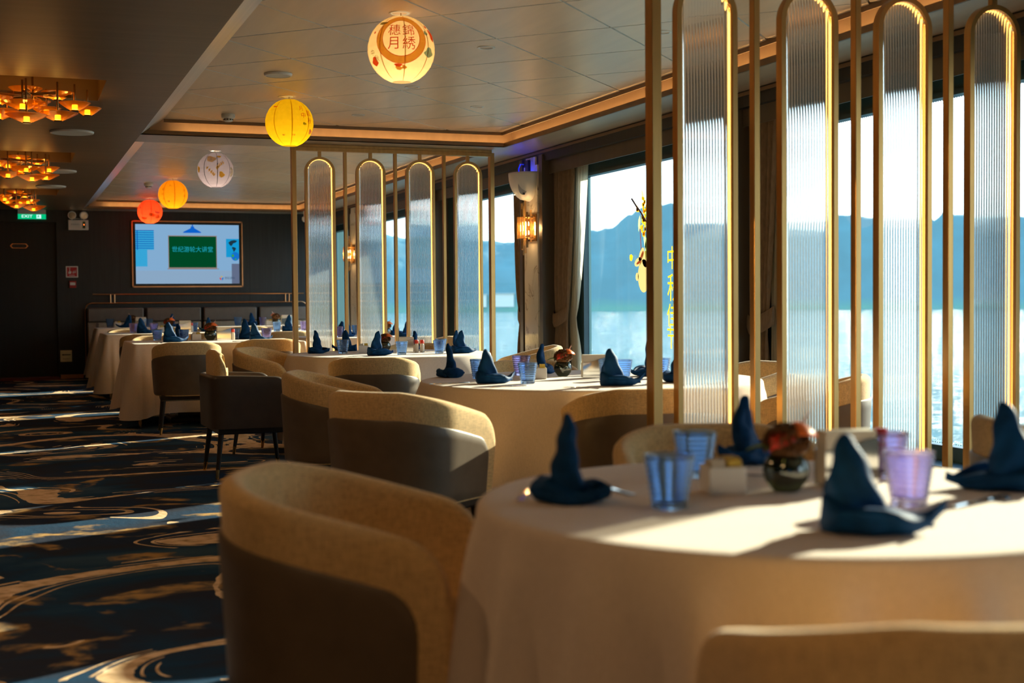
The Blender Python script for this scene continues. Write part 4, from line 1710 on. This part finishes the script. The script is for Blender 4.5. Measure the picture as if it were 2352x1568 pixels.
RED, ORG, TEALD, OLIVE = (.75, .10, .03), (.92, .50, .10), (.30, .45, .40), (.35, .30, .12)
LZ, LR = 2.507, .181
rr_ = random.Random(11)
dec = [('ring', ORG, (0.0, .22, .58, .79)), ('ring', RED, (0, .22, .565, .582)), ('ring', RED, (0, .22, .785, .80)),
       ('text', RED, ('錦', .23, .40, .40)), ('text', RED, ('綉', .23, .0, .40)), ('text', RED, ('穗', -.21, .40, .40)), ('text', RED, ('月', -.21, .0, .40)),
       ('blob', RED, (1.15, .35, .12, .2, 1)), ('blob', RED, (1.0, .62, .06, .05, 2)), ('blob', TEALD, (.95, -.18, .2, .12, 3)), ('blob', TEALD, (.85, .38, .08, .06, 2.2)), ('blob', RED, (-1.0, -.45, .16, .12, 4)),
       ('blob', OLIVE, (-.75, .72, .2, .06, 1.5)), ('blob', ORG, (.1, -.68, .09, .06, 2.2)), ('blob', RED, (-.12, -.62, .13, .06, .5)), ('blob', ORG, (-.1, -.72, .13, .07, .7)),
       ('blob', RED, (-.95, .4, .04, .05, 0)), ('text', OLIVE, ('中', -1.0, -.2, .2)), ('text', OLIVE, ('秋', -.85, -.38, .2))]
lantern('cream paper lantern with red characters in an orange ring', (2.015, 6.965, LZ), LR, (.92, .74, .42), (.62, .42, .2), 1.35, (1, .72, .38), face_cam(2.015, 6.965), dec)
dec = [('text', RED, ('月', .58, .52, .24)), ('text', RED, ('中', .62, .2, .26)), ('text', RED, ('圆', .95, .32, .26)), ('text', RED, ('秋', .95, 0.0, .26)), ('blob', (.45, .42, .05), (.66, -.12, .09, .05, 2)), ('blob', (.9, .45, .4), (1.15, -.42, .14, .12, 1)), ('text', RED, ('中秋', .2, -.62, .10)), ('blob', ORG, (-.3, -.62, .07, .03, 1)), ('blob', RED, (-.75, .62, .14, .03, 1))]
lantern('yellow paper lantern beside the partition top', (2.02, 10.06, LZ), LR, (.95, .68, .02), (.70, .38, .01), 1.1, (1, .75, .3), face_cam(2.02, 10.06), dec)
GOLDL = (.9, .52, .06)
dec = [('leaf', GOLDL, (rr_.uniform(-.55, .35), 0, 0, 0))][:0]
for k_, (a0, e0) in enumerate(((.12, .12), (.2, .2), (.3, .28), (.05, .02), (-.3, -.1), (-.2, -.2), (-.12, -.28), (-.42, .02), (.42, .34), (-.05, -.36))):
    for an in (0.3, 1.4, -.7):
        dec.append(('leaf', GOLDL, (a0, e0, an + (2.2 if a0 < 0 else 0), .13)))
dec += [('blob', (.9, .62, .3), (-.3, .58, .3, .22, 1)), ('blob', GOLDL, (.28, .75, .16, .09, 0)), ('blob', GOLDL, (.36, -.32, .17, .15, 2)), ('blob', (.95, .85, .6), (1.1, -.15, .16, .3, 1)), ('blob', GOLDL, (-1.15, 0, .14, .2, 1))]
lantern('grey paper lantern with yellow leaf print', (2.01, 13.86, LZ), LR, (.22, .19, .20), (.015, .015, .015), 2.6, (1, .80, .62), face_cam(2.01, 13.86), dec)
DKO = (.45, .18, .01)
dec = [('text', DKO, ('六', -.22, .55, .2)), ('text', DKO, ('云', -.75, .3, .2)), ('text', DKO, ('山', -.78, 0, .2)), ('text', DKO, ('水', -.7, -.35, .2)), ('blob', (.9, .7, .35), (-.35, -.55, .1, .08, 0)), ('text', DKO, ('月', .85, .2, .2)), ('text', DKO, ('花', .85, -.15, .2))]
lantern('orange paper lantern, second from the far wall', (1.95, 17.1, LZ), LR, (.95, .48, .02), (.70, .18, .01), 1.4, (1, .66, .25), face_cam(1.95, 17.1), dec)
dec = [('blob', ORG, (.15, -.3, .28, .15, 2)), ('blob', (.95, .6, .35), (.6, -.1, .25, .12, 1)), ('blob', ORG, (.75, -.45, .3, .14, 3)), ('blob', (.95, .7, .5), (-.9, .4, .08, .2, 1)), ('blob', ORG, (-.6, -.6, .3, .1, 1))]
lantern('red paper lantern in front of the television', (1.985, 20.4, LZ), LR, (.85, .10, .03), (.35, .02, .01), 2.9, (1, .60, .32), face_cam(1.985, 20.4), dec)


def make_downlight(on):
    def f():
        t = thing('downlight', 'x', 'downlight')
        MB().lathe([(.040, -.001), (.043, -.004), (.055, -.004), (.057, -.001), (.057, .002), (.04, .002)], 32).build('trim_ring', WHITEP, t)
        MB().lathe([(.0405, .0), (.034, .019), (.001, .0195)], 32).build('reflector', CHROME if not on else DLW, t)
        return t
    return f


def dl(label, x, y, on):
    return place('dl%d' % on, make_downlight(on), label, (x, y, ZT), 0, 'recessed ceiling downlights')


for (lb, x, y) in (('cream', 2.008, 6.972), ('yellow', 1.993, 10.072), ('grey', 2.013, 13.856), ('orange', 1.951, 17.106), ('red', 1.985, 20.55)):
    dl('lit downlight right above the %s lantern' % lb, x, y, 1)
dl('unlit downlight right of the cream lantern', 2.785, 7.743, 0)
dl('unlit downlight near the window cove, beyond the near partition', 3.558, 10.12, 0)
dl('unlit downlight just below the cream lantern in the view', 2.783, 9.34, 0)
dl('unlit downlight right of the yellow lantern', 2.765, 10.87, 0)
dl('unlit downlight seen behind the end post of the near partition', 3.606, 6.977, 0)
dl('unlit downlight beyond the far partition', 3.566, 17.094, 0)


def make_smoke():
    t = thing('smoke_detector', 'x', 'smoke detector')
    MB().lathe([(.001, 0), (.054, 0), (.056, -.004), (.056, -.03), (.05, -.036), (.001, -.036)], 32).build('base', WHITEP, t)
    b_ = MB().lathe([(.001, -.036), (.036, -.036), (.040, -.045), (.040, -.05), (.030, -.062), (.001, -.064)], 32).build('sensor_head', WHITEP, t)
    mb = MB()
    for i in range(10):
        a = 2 * pi * i / 10
        mb.box(.0335, .0405, -.0085, .0085, -.052, -.042, rz=a, c=(0, 0, 0))
    mb.build('slots', BLACKP, b_, smooth=0)
    return t


simple('smoke', make_smoke, 'white smoke detector left of the yellow lantern', 1.727, 11.143, ZT, 0, 'smoke detectors')
simple('smoke', make_smoke, 'white smoke detector left of the orange lantern', 1.728, 17.873, ZT, 0, 'smoke detectors')


def make_disc(r):
    def f():
        t = thing('ceiling_speaker', 'x', 'speaker')
        MB().lathe([(.001, 0), (r, 0), (r + .002, -.004), (r - .003, -.016), (r - .012, -.018)], 48).build('rim', WHITEP, t)
        MB().lathe([(.001, -.016), (r - .012, -.0165), (r - .011, -.012), (.001, -.012)], 48).build('grille', mat('speaker_mesh', (.6, .6, .57), .6, 0, .05, 300), t)
        return t
    return f


simple('spk1', make_disc(.094), 'small round white speaker on the tiled ceiling left of the cream lantern', 1.749, 9.073, ZT)
simple('spk2', make_disc(.175), 'large round speaker in the brown ceiling beside the nearest chandelier', .512, 11.601, ZS, 0, 'large round speakers in the brown ceiling')
simple('spk2', make_disc(.175), 'large round speaker behind the middle chandelier', .53, 15.034, ZS, 0, 'large round speakers in the brown ceiling')
simple('spk2', make_disc(.175), 'large round speaker between the middle and the farthest chandelier', .498, 17.013, ZS, 0, 'large round speakers in the brown ceiling')


# ------------------------------------------------------------------ chandeliers
def make_chandelier():
    t = thing('chandelier', 'x', 'chandelier')
    zc = ZS + .17      # origin at the recess top
    MB().lathe([(.001, 0), (.085, 0), (.085, -.012), (.075, -.02), (.001, -.02)], 32).build('canopy', CHROME, t)
    MB().rod((0, 0, -.02), (0, 0, -.24), .008).build('stem', BRASS, t)
    dishes = [(-.04, .05, -.215, .088), (.145, .05, -.235, .085), (.085, .24, -.315, .08), (.245, .02, -.305, .085), (.33, .22, -.305, .078), (-.06, -.12, -.335, .112), (.14, -.10, -.395, .106), (-.04, -.18, -.425, .108), (-.20, .10, -.275, .08), (-.20, -.06, -.395, .108), (-.30, .20, -.305, .08), (-.34, .0, -.315, .085), (.02, .34, -.255, .085), (-.15, .33, -.325, .08)]
    for q, (x, y, z_, r) in enumerate([(x * 1.08, y * 1.08, z_, r * 1.22) for x, y, z_, r in dishes]):
        prof = [(.022, -.002), (.03, .0)]
        for i in range(13):
            s = i / 12
            prof.append((.03 + (r - .03) * s, .001 + .048 * s ** 1.15 + .0015 * (i % 2)))
        prof += [(r, .052), (r - .004, .053)] + [(.03 + (r - .036) * (1 - i / 6), .053 - .044 * (i / 6) ** .8) for i in range(7)] + [(.02, .008)]
        sh = MB().lathe(prof, 28, (x, y, z_)).build('glass_dish', AMBER, t, smooth=60)
        MB().lathe([(.001, .008), (.019, .008), (.019, .038), (.001, .04)], 14, (x, y, z_)).build('bulb', BULB, sh)
        MB().lathe([(.001, -.006), (.026, -.006), (.026, .002), (.001, .002)], 16, (x, y, z_)).build('dish_foot', WOOD, sh)
        zr = max(z_ + .13, -.19)
        MB().rod((x, y, z_ + .04), (x, y, min(zr + .05, -.13)), .007).build('rod', BRASS, sh)
    ring = [(.33 * cos(2 * pi * i / 6 + .3), .30 * sin(2 * pi * i / 6 + .3)) for i in range(7)]
    mb = MB()
    for x, y, z_, r in dishes:
        l = math.hypot(x, y)
        ux, uy = (x / l, y / l)
        a = atan2(uy, ux)
        mb.box(0, l, -.004, .004, -.222, -.202, rz=a, c=(0, 0, 0))
    mb.build('arms', BRASS, t, smooth=0)
    return t


for q, (y, lb) in enumerate(((9.34, 'nearest of the three amber glass chandeliers'), (13.69, 'middle amber glass chandelier on the brown ceiling'), (17.96, 'farthest amber glass chandelier, before the exit sign'))):
    place('chand', make_chandelier, lb, (.17, y, ZS + .17), 0.0 if q == 0 else .5 * q, 'amber chandeliers in ceiling recesses')

# ------------------------------------------------------------------ television on the far wall
t = thing('television', 'flat television in a copper frame showing a cartoon classroom', 'television', (2.65, YF, 1.912))
fw_, fh = 1.713 / 2, 1.042 / 2
b = MB()
for x0, x1, z0, z1 in ((-fw_, fw_, fh - .02, fh), (-fw_, fw_, -fh, -fh + .02), (-fw_, -fw_ + .02, -fh, fh), (fw_ - .02, fw_, -fh, fh)):
    b.box(x0, x1, -.05, .0, z0, z1)
b.build('copper_frame', COPPER, t, smooth=0)
MB().box(-fw_ + .02, fw_ - .02, -.012, -.002, -fh + .02, fh - .02).build('recess', BLACKP, t, smooth=0)
MB().box(-.815, .815, -.035, -.013, -.482, .478).build('bezel', BLACKP, t, smooth=0, bevel=.004)
SW, SH = 1.597, .929


def uv(u, v, d=0):
    return Vector((-SW / 2 + SW * u, -.036 - d, SH / 2 - SH * v))


def quad(mb, u0, u1, v0, v1, d):
    return mb.add([uv(u0, v1, d), uv(u1, v1, d), uv(u1, v0, d), uv(u0, v0, d)], [(0, 1, 2, 3)])


def poly(mb, pts, d):
    return mb.add([uv(u, v, d) for u, v in pts], [tuple(range(len(pts)))])


TVS = .52
em = lambda n_, c_: emis('screen_' + n_, c_, TVS)
sc = quad(MB(), 0, 1, 0, 1, 0).build('screen', em('pale_blue', (.30, .55, .85)), t, smooth=0)
b = MB(); quad(b, 0, 1, .78, 1, .0004); b.build('screen_floor', em('grey_blue', (.34, .52, .74)), sc, smooth=0)
b = MB(); quad(b, 0, .175, .10, .43, .0006); quad(b, 0, .11, .43, .71, .0006); b.build('screen_window', em('cyan', (.05, .50, .90)), sc, smooth=0)
b = MB()
for i in range(9):
    quad(b, 0, .175, .10 + i * .037, .113 + i * .037, .0009)
quad(b, .012, .022, .1, .43, .001)
b.build('screen_blinds', em('blue', (.01, .17, .62)), sc, smooth=0)
b = MB(); quad(b, .31, .782, .185, .745, .0006); quad(b, .30, .80, .745, .757, .0006); b.build('screen_board_frame', em('tan', (.36, .28, .25)), sc, smooth=0)
b = MB(); quad(b, .317, .775, .20, .725, .0009); b.build('screen_board', em('green', (.0, .085, .025)), sc, smooth=0)
b = MB()
text_on(b, '世纪游轮大讲堂', 1.0, lambda x, y: uv(.545 + x * .0575, .425 - y * .105, .0013))
b.build('screen_lettering', em('aqua', (.02, .50, .62)), sc, smooth=0)
b = MB(); quad(b, .54, .552, 0, .03, .0006); poly(b, [(.532, .03), (.56, .03), (.565, .06), (.63, .125), (.628, .14), (.458, .14), (.456, .125), (.528, .06)], .0006); b.build('screen_lamp', em('bright_blue', (.005, .16, .80)), sc, smooth=0)
b = MB(); quad(b, .872, 1, .235, .55, .0006); b.build('screen_map', em('sky', (.01, .42, .86)), sc, smooth=0)
b = MB()
poly(b, [(.895, .30), (.92, .265), (.955, .255), (.985, .27), (.965, .30), (.945, .31), (.935, .335), (.925, .36), (.91, .345)], .0009)
poly(b, [(.935, .37), (.965, .385), (.972, .405), (.955, .445), (.945, .46), (.94, .42), (.93, .395)], .0009)
b.build('screen_continents', em('dark_slate', (.015, .05, .08)), sc, smooth=0)
b = MB(); poly(b, [(min(1, .962 + .04 * cos(2 * pi * i / 24)), .535 + .075 * sin(2 * pi * i / 24)) for i in range(24)], .0012); b.build('screen_globe', em('globe_blue', (.01, .22, .80)), sc, smooth=0)
b = MB(); poly(b, [(.925, .51), (.945, .50), (.95, .53), (.935, .55)], .0015); poly(b, [(.96, .57), (.975, .575), (.97, .6), (.958, .595)], .0015); b.build('screen_land', em('land_green', (.06, .5, .02)), sc, smooth=0)
b = MB(); quad(b, .925, 1, .66, 1, .0009); b.build('screen_cabinet', em('slate', (.16, .20, .32)), sc, smooth=0)
for nm, cc, pts in (('yellow', (.75, .55, .08), [(.81, .88), (.824, .87), (.838, .88), (.824, .895)]), ('red', (.75, .12, .14), [(.803, .893), (.822, .905), (.822, .945), (.806, .93)]), ('mark_blue', (.02, .25, .75), [(.826, .905), (.843, .893), (.841, .93), (.827, .945)])):
    b = MB(); poly(b, pts, .0011); b.build('screen_logo', em(nm, cc), sc, smooth=0)
b = MB(); text_on(b, '世纪游轮', 1.0, lambda x, y: uv(.905 + x * .026, .908 - y * .046, .0013)); b.build('screen_caption', em('ink', (.05, .10, .2)), sc, smooth=0)

# ------------------------------------------------------------------ signs and fittings on the far wall
t = thing('emergency_light', 'white twin head emergency light on the far wall', 'emergency light', (1.01, YF, 2.35))
MB().box(-.148, .148, -.06, 0, -.078, .078).build('housing', WHITEP, t, smooth=0, bevel=.008)
for x in (-.089, .083):
    h_ = MB().lathe([(.001, .0), (.04, 0), (.062, .05), (.062, .058), (.055, .058), (.001, .058)], 28).build('lamp_head', WHITEP, t)
    h_.rotation_euler = (pi / 2, 0, 0)
    h_.location = (x, -.0, .146)
    g_ = MB().lathe([(.001, .050), (.028, .058), (.05, .06), (.001, .0605)], 28).build('lens', CHROME, h_)
    MB().rod((x, -.03, .07), (x, -.03, .10), .009).build('neck', WHITEP, t)
MB().tube([(-.05, -.03, .078), (-.045, -.03, .098), (.045, -.03, .098), (.05, -.03, .078)], .004, 6).build('handle', WHITEP, t)
st_ = MB().box(.062, .102, -.063, -.06, -.052, .052).build('status_window', mat('green_window', (.01, .06, .015), .3), t, smooth=0)
MB().box(.078, .086, -.065, -.063, -.004, .012).build('status_led', emis('red_led', (1, .12, .02), 5), st_, smooth=0)
b = MB(); text_on(b, '应急照明灯', .028, lambda x, y: Vector((-.04 + x, -.0615, .005 + y))); b.build('lettering', mat('grey_print', (.25, .3, .3), .6), t, smooth=0)

t = thing('fire_alarm_sign', 'red square fire alarm sign with a white hand', 'sign', (.908, YF, 1.634))
MB().box(-.0885, .0885, -.006, 0, -.0865, .0865).build('white_border', WHITEP, t, smooth=0)
MB().box(-.073, .073, -.008, -.006, -.071, .071).build('red_field', mat('sign_red', (.42, .012, .015), .5), t, smooth=0)
b = MB()
y_ = -.009
def pic(pts):
    b.add([(x, y_, z_) for x, z_ in pts], [tuple(range(len(pts)))])
pic([(-.052, -.03), (-.018, -.03), (-.01, -.012), (-.01, .008), (-.028, .008), (-.028, .042), (-.04, .042), (-.04, .008), (-.054, .0)])
pic([(-.045, .05), (-.023, .05), (-.023, .062), (-.045, .062)])
for k_ in range(3):
    xo = .012 + k_ * .018
    pic([(xo, -.03 + k_ * .006), (xo + .01, -.018 + k_ * .006), (xo + .006, .0), (xo + .016, .02 + k_ * .01), (xo + .004, .01), (xo - .004, -.012)])
pic([(-.045, -.052), (.04, -.052), (.04, -.048), (-.045, -.048)])
pic([(-.045, -.060), (.04, -.060), (.04, -.057), (-.045, -.057)])
b.build('pictogram', WHITEP, t, smooth=0)

t = thing('fire_call_point', 'small red fire call point below the red sign', 'call point', (.915, YF, 1.442))
MB().box(-.05, .05, -.045, 0, -.053, .053).build('housing', mat('call_point_red', (.35, .012, .012), .4), t, smooth=0, bevel=.004)
f_ = MB().box(-.04, .036, -.048, -.045, -.012, .028).build('front_plate', WHITEP, t, smooth=0)
b = MB()
for x in (-.022, -.002, .018):
    b.box(x - .004, x + .004, -.049, -.048, .004, .012)
b.build('marks', BLACKP, f_, smooth=0)

t = thing('arrow_sign', 'pale low sign with a green arrow beside the door', 'sign', (.801, YF, .345))
MB().box(-.084, .084, -.006, 0, -.0875, .0875).build('sign_plate', mat('cream_sign', (.85, .84, .58), .6), t, smooth=0)
b = MB()
b.add([(x, -.0065, z_) for x, z_ in [(-.065, .02), (-.04, .035), (-.04, .026), (.065, .026), (.065, .012), (-.04, .012), (-.04, .004)]], [tuple(range(7))])
b.build('arrow', mat('sign_green', (.01, .06, .03), .6), t, smooth=0)
b = MB(); text_on(b, '安全出口', .026, lambda x, y: Vector((x, -.0065, -.045 + y))); b.build('lettering', mat('sign_grey', (.2, .22, .15), .6), t, smooth=0)

t = thing('exit_sign', 'green lit EXIT sign hanging above the door', 'sign', (.345, YF - .04, 2.475))
MB().box(-.20, .20, -.02, .03, .03, .10).build('housing', WHITEP, t, smooth=0)
e_ = MB().box(-.20, .20, -.015, .0, -.045, .032).build('lit_panel', emis('exit_green', (.0, .42, .16), .9), t, smooth=0)
b = MB(); text_on(b, 'EXIT', .062, lambda x, y: Vector((-.07 + x * 1.25, -.0165, -.006 + y))); b.build('lettering', emis('exit_white', (.6, .85, .9), .9), e_, smooth=0)
b = MB()
b.box(.065, .13, -.0165, -.016, -.035, .022)
b.build('door_pictogram', emis('exit_white', (.6, .85, .9), .9), e_, smooth=0)
b = MB()
for pts in ([(.085, .012), (.093, .012), (.093, .019), (.085, .019)], [(.078, .008), (.1, .008), (.098, -.01), (.08, -.01)], [(.08, -.01), (.087, -.01), (.077, -.03), (.07, -.03)], [(.09, -.01), (.098, -.01), (.108, -.03), (.1, -.03)], [(.1, .006), (.115, -.002), (.113, -.007), (.099, .0)]):
    b.add([(x, -.0172, z_) for x, z_ in pts], [(0, 1, 2, 3)])
b.build('running_man', emis('exit_green', (.0, .42, .16), .9), e_, smooth=0)

# ------------------------------------------------------------------ wall lamps, insect lamp, camera
def make_sconce():
    t = thing('wall_sconce', 'x', 'wall lamp')
    MB().box(-.012, 0, -.11, .11, -.13, .13).build('backplate', BRASS, t, smooth=0, bevel=.003)
    R_ = random.Random(4)
    for zz in (.10, -.10):
        pts = [Vector((-.02 - .12 * sin(pi * i / 16), .11 * cos(pi * i / 16), zz)) for i in range(17)]
        MB().tube(pts, .006, 8).build('hoop', BRASS, t)
    for i in range(13):
        a = pi * (i + .5) / 13
        p = Vector((-.02 - .125 * sin(a), .115 * cos(a), 0))
        MB().rod(p + Vector((0, 0, -.105)), p + Vector((0, 0, .105)), .009, None, 6).build('crystal_rod', CRYSTAL, t, smooth=0)
    for i in range(7):
        a = pi * (i + .6) / 7.4
        p = Vector((-.02 - .085 * sin(a), .085 * cos(a), 0))
        up_ = (.27, .25, .24, .18, .21, .15, .17)[i]
        dn = (-.24, -.26, -.21, -.2, -.17, -.19, -.14)[i]
        MB().rod(p + Vector((0, 0, dn)), p + Vector((0, 0, up_)), .010, None, 6).build('smoked_rod', (SMOKEC if i % 2 else CRYSTAL), t, smooth=0)
    for y, z_ in ((.03, .04), (-.03, .04), (.03, -.045), (-.03, -.045)):
        MB().lathe([(.001, -.02), (.011, -.018), (.013, 0), (.009, .016), (.001, .022)], 12, (-.06, y, z_)).build('bulb', BULBW, t)
    return t


for y, lb in ((11.90, 'crystal wall sconce on the marble column beside the far partition'), (19.02, 'crystal wall sconce on the farthest marble column, seen through the partition')):
    place('sconce', make_sconce, lb, (XW - .02, y, 1.84), 0, 'crystal wall sconces')
    l = bpy.data.lights.new('sconce_glow', 'POINT')
    l.energy = 3.5
    l.color = (1, .62, .25)
    l.shadow_soft_size = .03
    lo = bpy.data.objects.new('sconce_glow', l)
    COL.objects.link(lo)
    lo.location = (XW - .085, y, 1.84)

t = thing('insect_lamp', 'white bowl shaped wall lamp with blue glow high on the marble column', 'wall lamp', (XW - .018, 11.98, 2.10))
rings = []
for j in range(13):
    s = j / 12
    z_ = .275 * s
    k_ = sqrt(max(0, 1 - (1 - s) ** 2.2)) * .95 + .05
    rings.append([Vector((-.20 * k_ * abs(sin(pi * i / 24)) ** .8, .205 * k_ * cos(pi * i / 24), z_)) for i in range(25)])
sh = MB().loft(rings, False, False).build('shade', WHITEP, t, smooth=60)
sh.modifiers.new('solid', 'SOLIDIFY').thickness = .004
MB().prism([(.075 * cos(2 * pi * i / 24), .085 * sin(2 * pi * i / 24)) for i in range(24)], lambda u, v, d_: Vector((-.115 - d_ + u * .55, -.125 - u * .55 * .4, .14 + v)), .004).build('front_insert', mat('grey_insert', (.5, .48, .46), .4), sh)
MB().box(-.12, -.10, -.135, -.11, .055, .075).build('sensor', BLACKP, sh, smooth=0)
MB().lathe([(.001, 0), (.006, .003), (.001, .006)], 10, (-.155, .0, .06)).build('indicator', BULBW, sh)
MB().box(-.03, -.002, -.035, .035, .275, .40).build('mount', BLACKP, t, smooth=0)
MB().tube([(-.05, .02, .36), (-.06, .08, .37), (-.06, .13, .33), (-.06, .12, .27)], .006, 8).build('cable', mat('blue_cable', (.05, .12, .7), .4), t)
tb_ = MB().rod((-.09, -.12, .22), (-.09, .12, .22), .010).build('blue_tube', emis('ultraviolet_tube', (.03, .06, 1.0), 25), t)

t = thing('security_camera', 'small white security camera in the corner past the far partition', 'camera', (4.35, 20.55, 2.45))
MB().rod((0, 0, .12), (0, 0, .02), .02).build('bracket', WHITEP, t)
MB().lathe([(.001, -.06), (.03, -.05), (.045, -.02), (.045, .015), (.03, .03), (.001, .03)], 20).build('dome', WHITEP, t)

# ------------------------------------------------------------------ festive decals on the window
t = thing('window_decal', 'yellow blossom and rabbit stickers with characters on the window pane', 'sticker', (4.975, 9.80, 0))
def pane_pt(y, z_, d_=0):
    return Vector((d_, y, z_))
YEL = mixmat('sticker_yellow', [('Diffuse', (.95, .60, .03), .5, .4), ('Translucent', (.80, .42, .01), None, .6)])
PAL = mixmat('sticker_cream', [('Diffuse', (.95, .72, .35), .5, .5), ('Translucent', (.42, .30, .12), None, .5)])
GRN = mixmat('sticker_green', [('Diffuse', (.45, .6, .2), .5, .4), ('Translucent', (.5, .65, .2), None, .6)])
BRN = mat('sticker_brown', (.1, .03, .02), .6)
PNK = mixmat('sticker_pink', [('Diffuse', (.85, .25, .15), .5, .5), ('Translucent', (.5, .12, .08), None, .5)])
MB().tube([pane_pt(.40, 2.00), pane_pt(.31, 1.93), pane_pt(.22, 1.87), pane_pt(.14, 1.80), pane_pt(.04, 1.76)], .008, 5).build('branch', BRN, t)
R_ = random.Random(9)
b, b2 = MB(), MB()
for cy_, cz, sp, n_ in ((.29, 1.90, .02, 6), (.18, 1.92, .05, 14), (.17, 1.82, .06, 26), (.17, 1.72, .05, 16), (.06, 1.74, .05, 14), (.05, 1.9, .03, 6)):
    for k_ in range(n_):
        y, z_ = cy_ + R_.gauss(0, sp * .5), cz + R_.gauss(0, sp * .7)
        b.add([pane_pt(y + .014 * cos(2 * pi * i / 8) * (1 + .4 * (i % 2)), z_ + .014 * sin(2 * pi * i / 8) * (1 + .4 * (i % 2)), -.0005 * (k_ % 3)) for i in range(8)], [tuple(range(8))])
b.build('blossoms', YEL, t, smooth=0)
for y, z_, an, ln in ((.17, 1.95, 1.2, .13), (.25, 1.85, -1.4, .14), (.10, 1.82, .8, .1), (.13, 1.66, -1.5, .2), (.17, 1.70, -1.8, .16), (.05, 1.66, -1.2, .12)):
    b2.add([pane_pt(y + s * ln * cos(an) - q * sin(an), z_ + s * ln * sin(an) + q * cos(an), .001) for s, q in ((0, 0), (.3, .022), (.65, .018), (1, 0), (.65, -.018), (.3, -.022))], [tuple(range(6))])
b2.build('leaves', GRN, t, smooth=0)
MB().tube([pane_pt(.245, 1.74), pane_pt(.225, 1.56)], .003, 4).build('ribbon', PNK, t)
b = MB()
def oval(mb, y, z_, a, b__, rot=0, d_=0):
    mb.add([pane_pt(y + a * cos(q) * cos(rot) - b__ * sin(q) * sin(rot), z_ + a * cos(q) * sin(rot) + b__ * sin(q) * cos(rot), d_) for q in [2 * pi * i / 20 for i in range(20)]], [tuple(range(20))])
oval(b, .18, 1.34, .11, .14); oval(b, .14, 1.48, .07, .07); oval(b, .305, 1.335, .03, .035)
b.build('rabbit_body', PAL, t, smooth=0)
b = MB(); oval(b, .22, 1.52, .035, .07, .7, -.001); oval(b, .28, 1.46, .035, .075, 1.3, -.001); b.build('rabbit_ears', PAL, t, smooth=0)
b = MB(); oval(b, .21, 1.515, .014, .045, .7, -.002); oval(b, .27, 1.455, .012, .045, 1.3, -.002); b.build('ear_lining', PNK, t, smooth=0)
b = MB()
for body, y, z_, sz in (('中', -.33, 1.46, .2), ('秋', -.36, 1.22, .24), ('佳', -.33, 1.00, .2), ('节', -.33, .82, .2), ('暖', -.78, 1.14, .17)):
    text_on(b, body, sz, lambda x, yy: pane_pt(y - x, z_ + yy))
for y, z_ in ((.42, 1.50), (-.70, .93), (-.76, 1.52)):
    b.add([pane_pt(y + .03 * cos(2 * pi * i / 7) * (1 + .3 * (i % 2)), z_ + .03 * sin(2 * pi * i / 7)) for i in range(7)], [tuple(range(7))])
b.build('lettering', YEL, t, smooth=0)
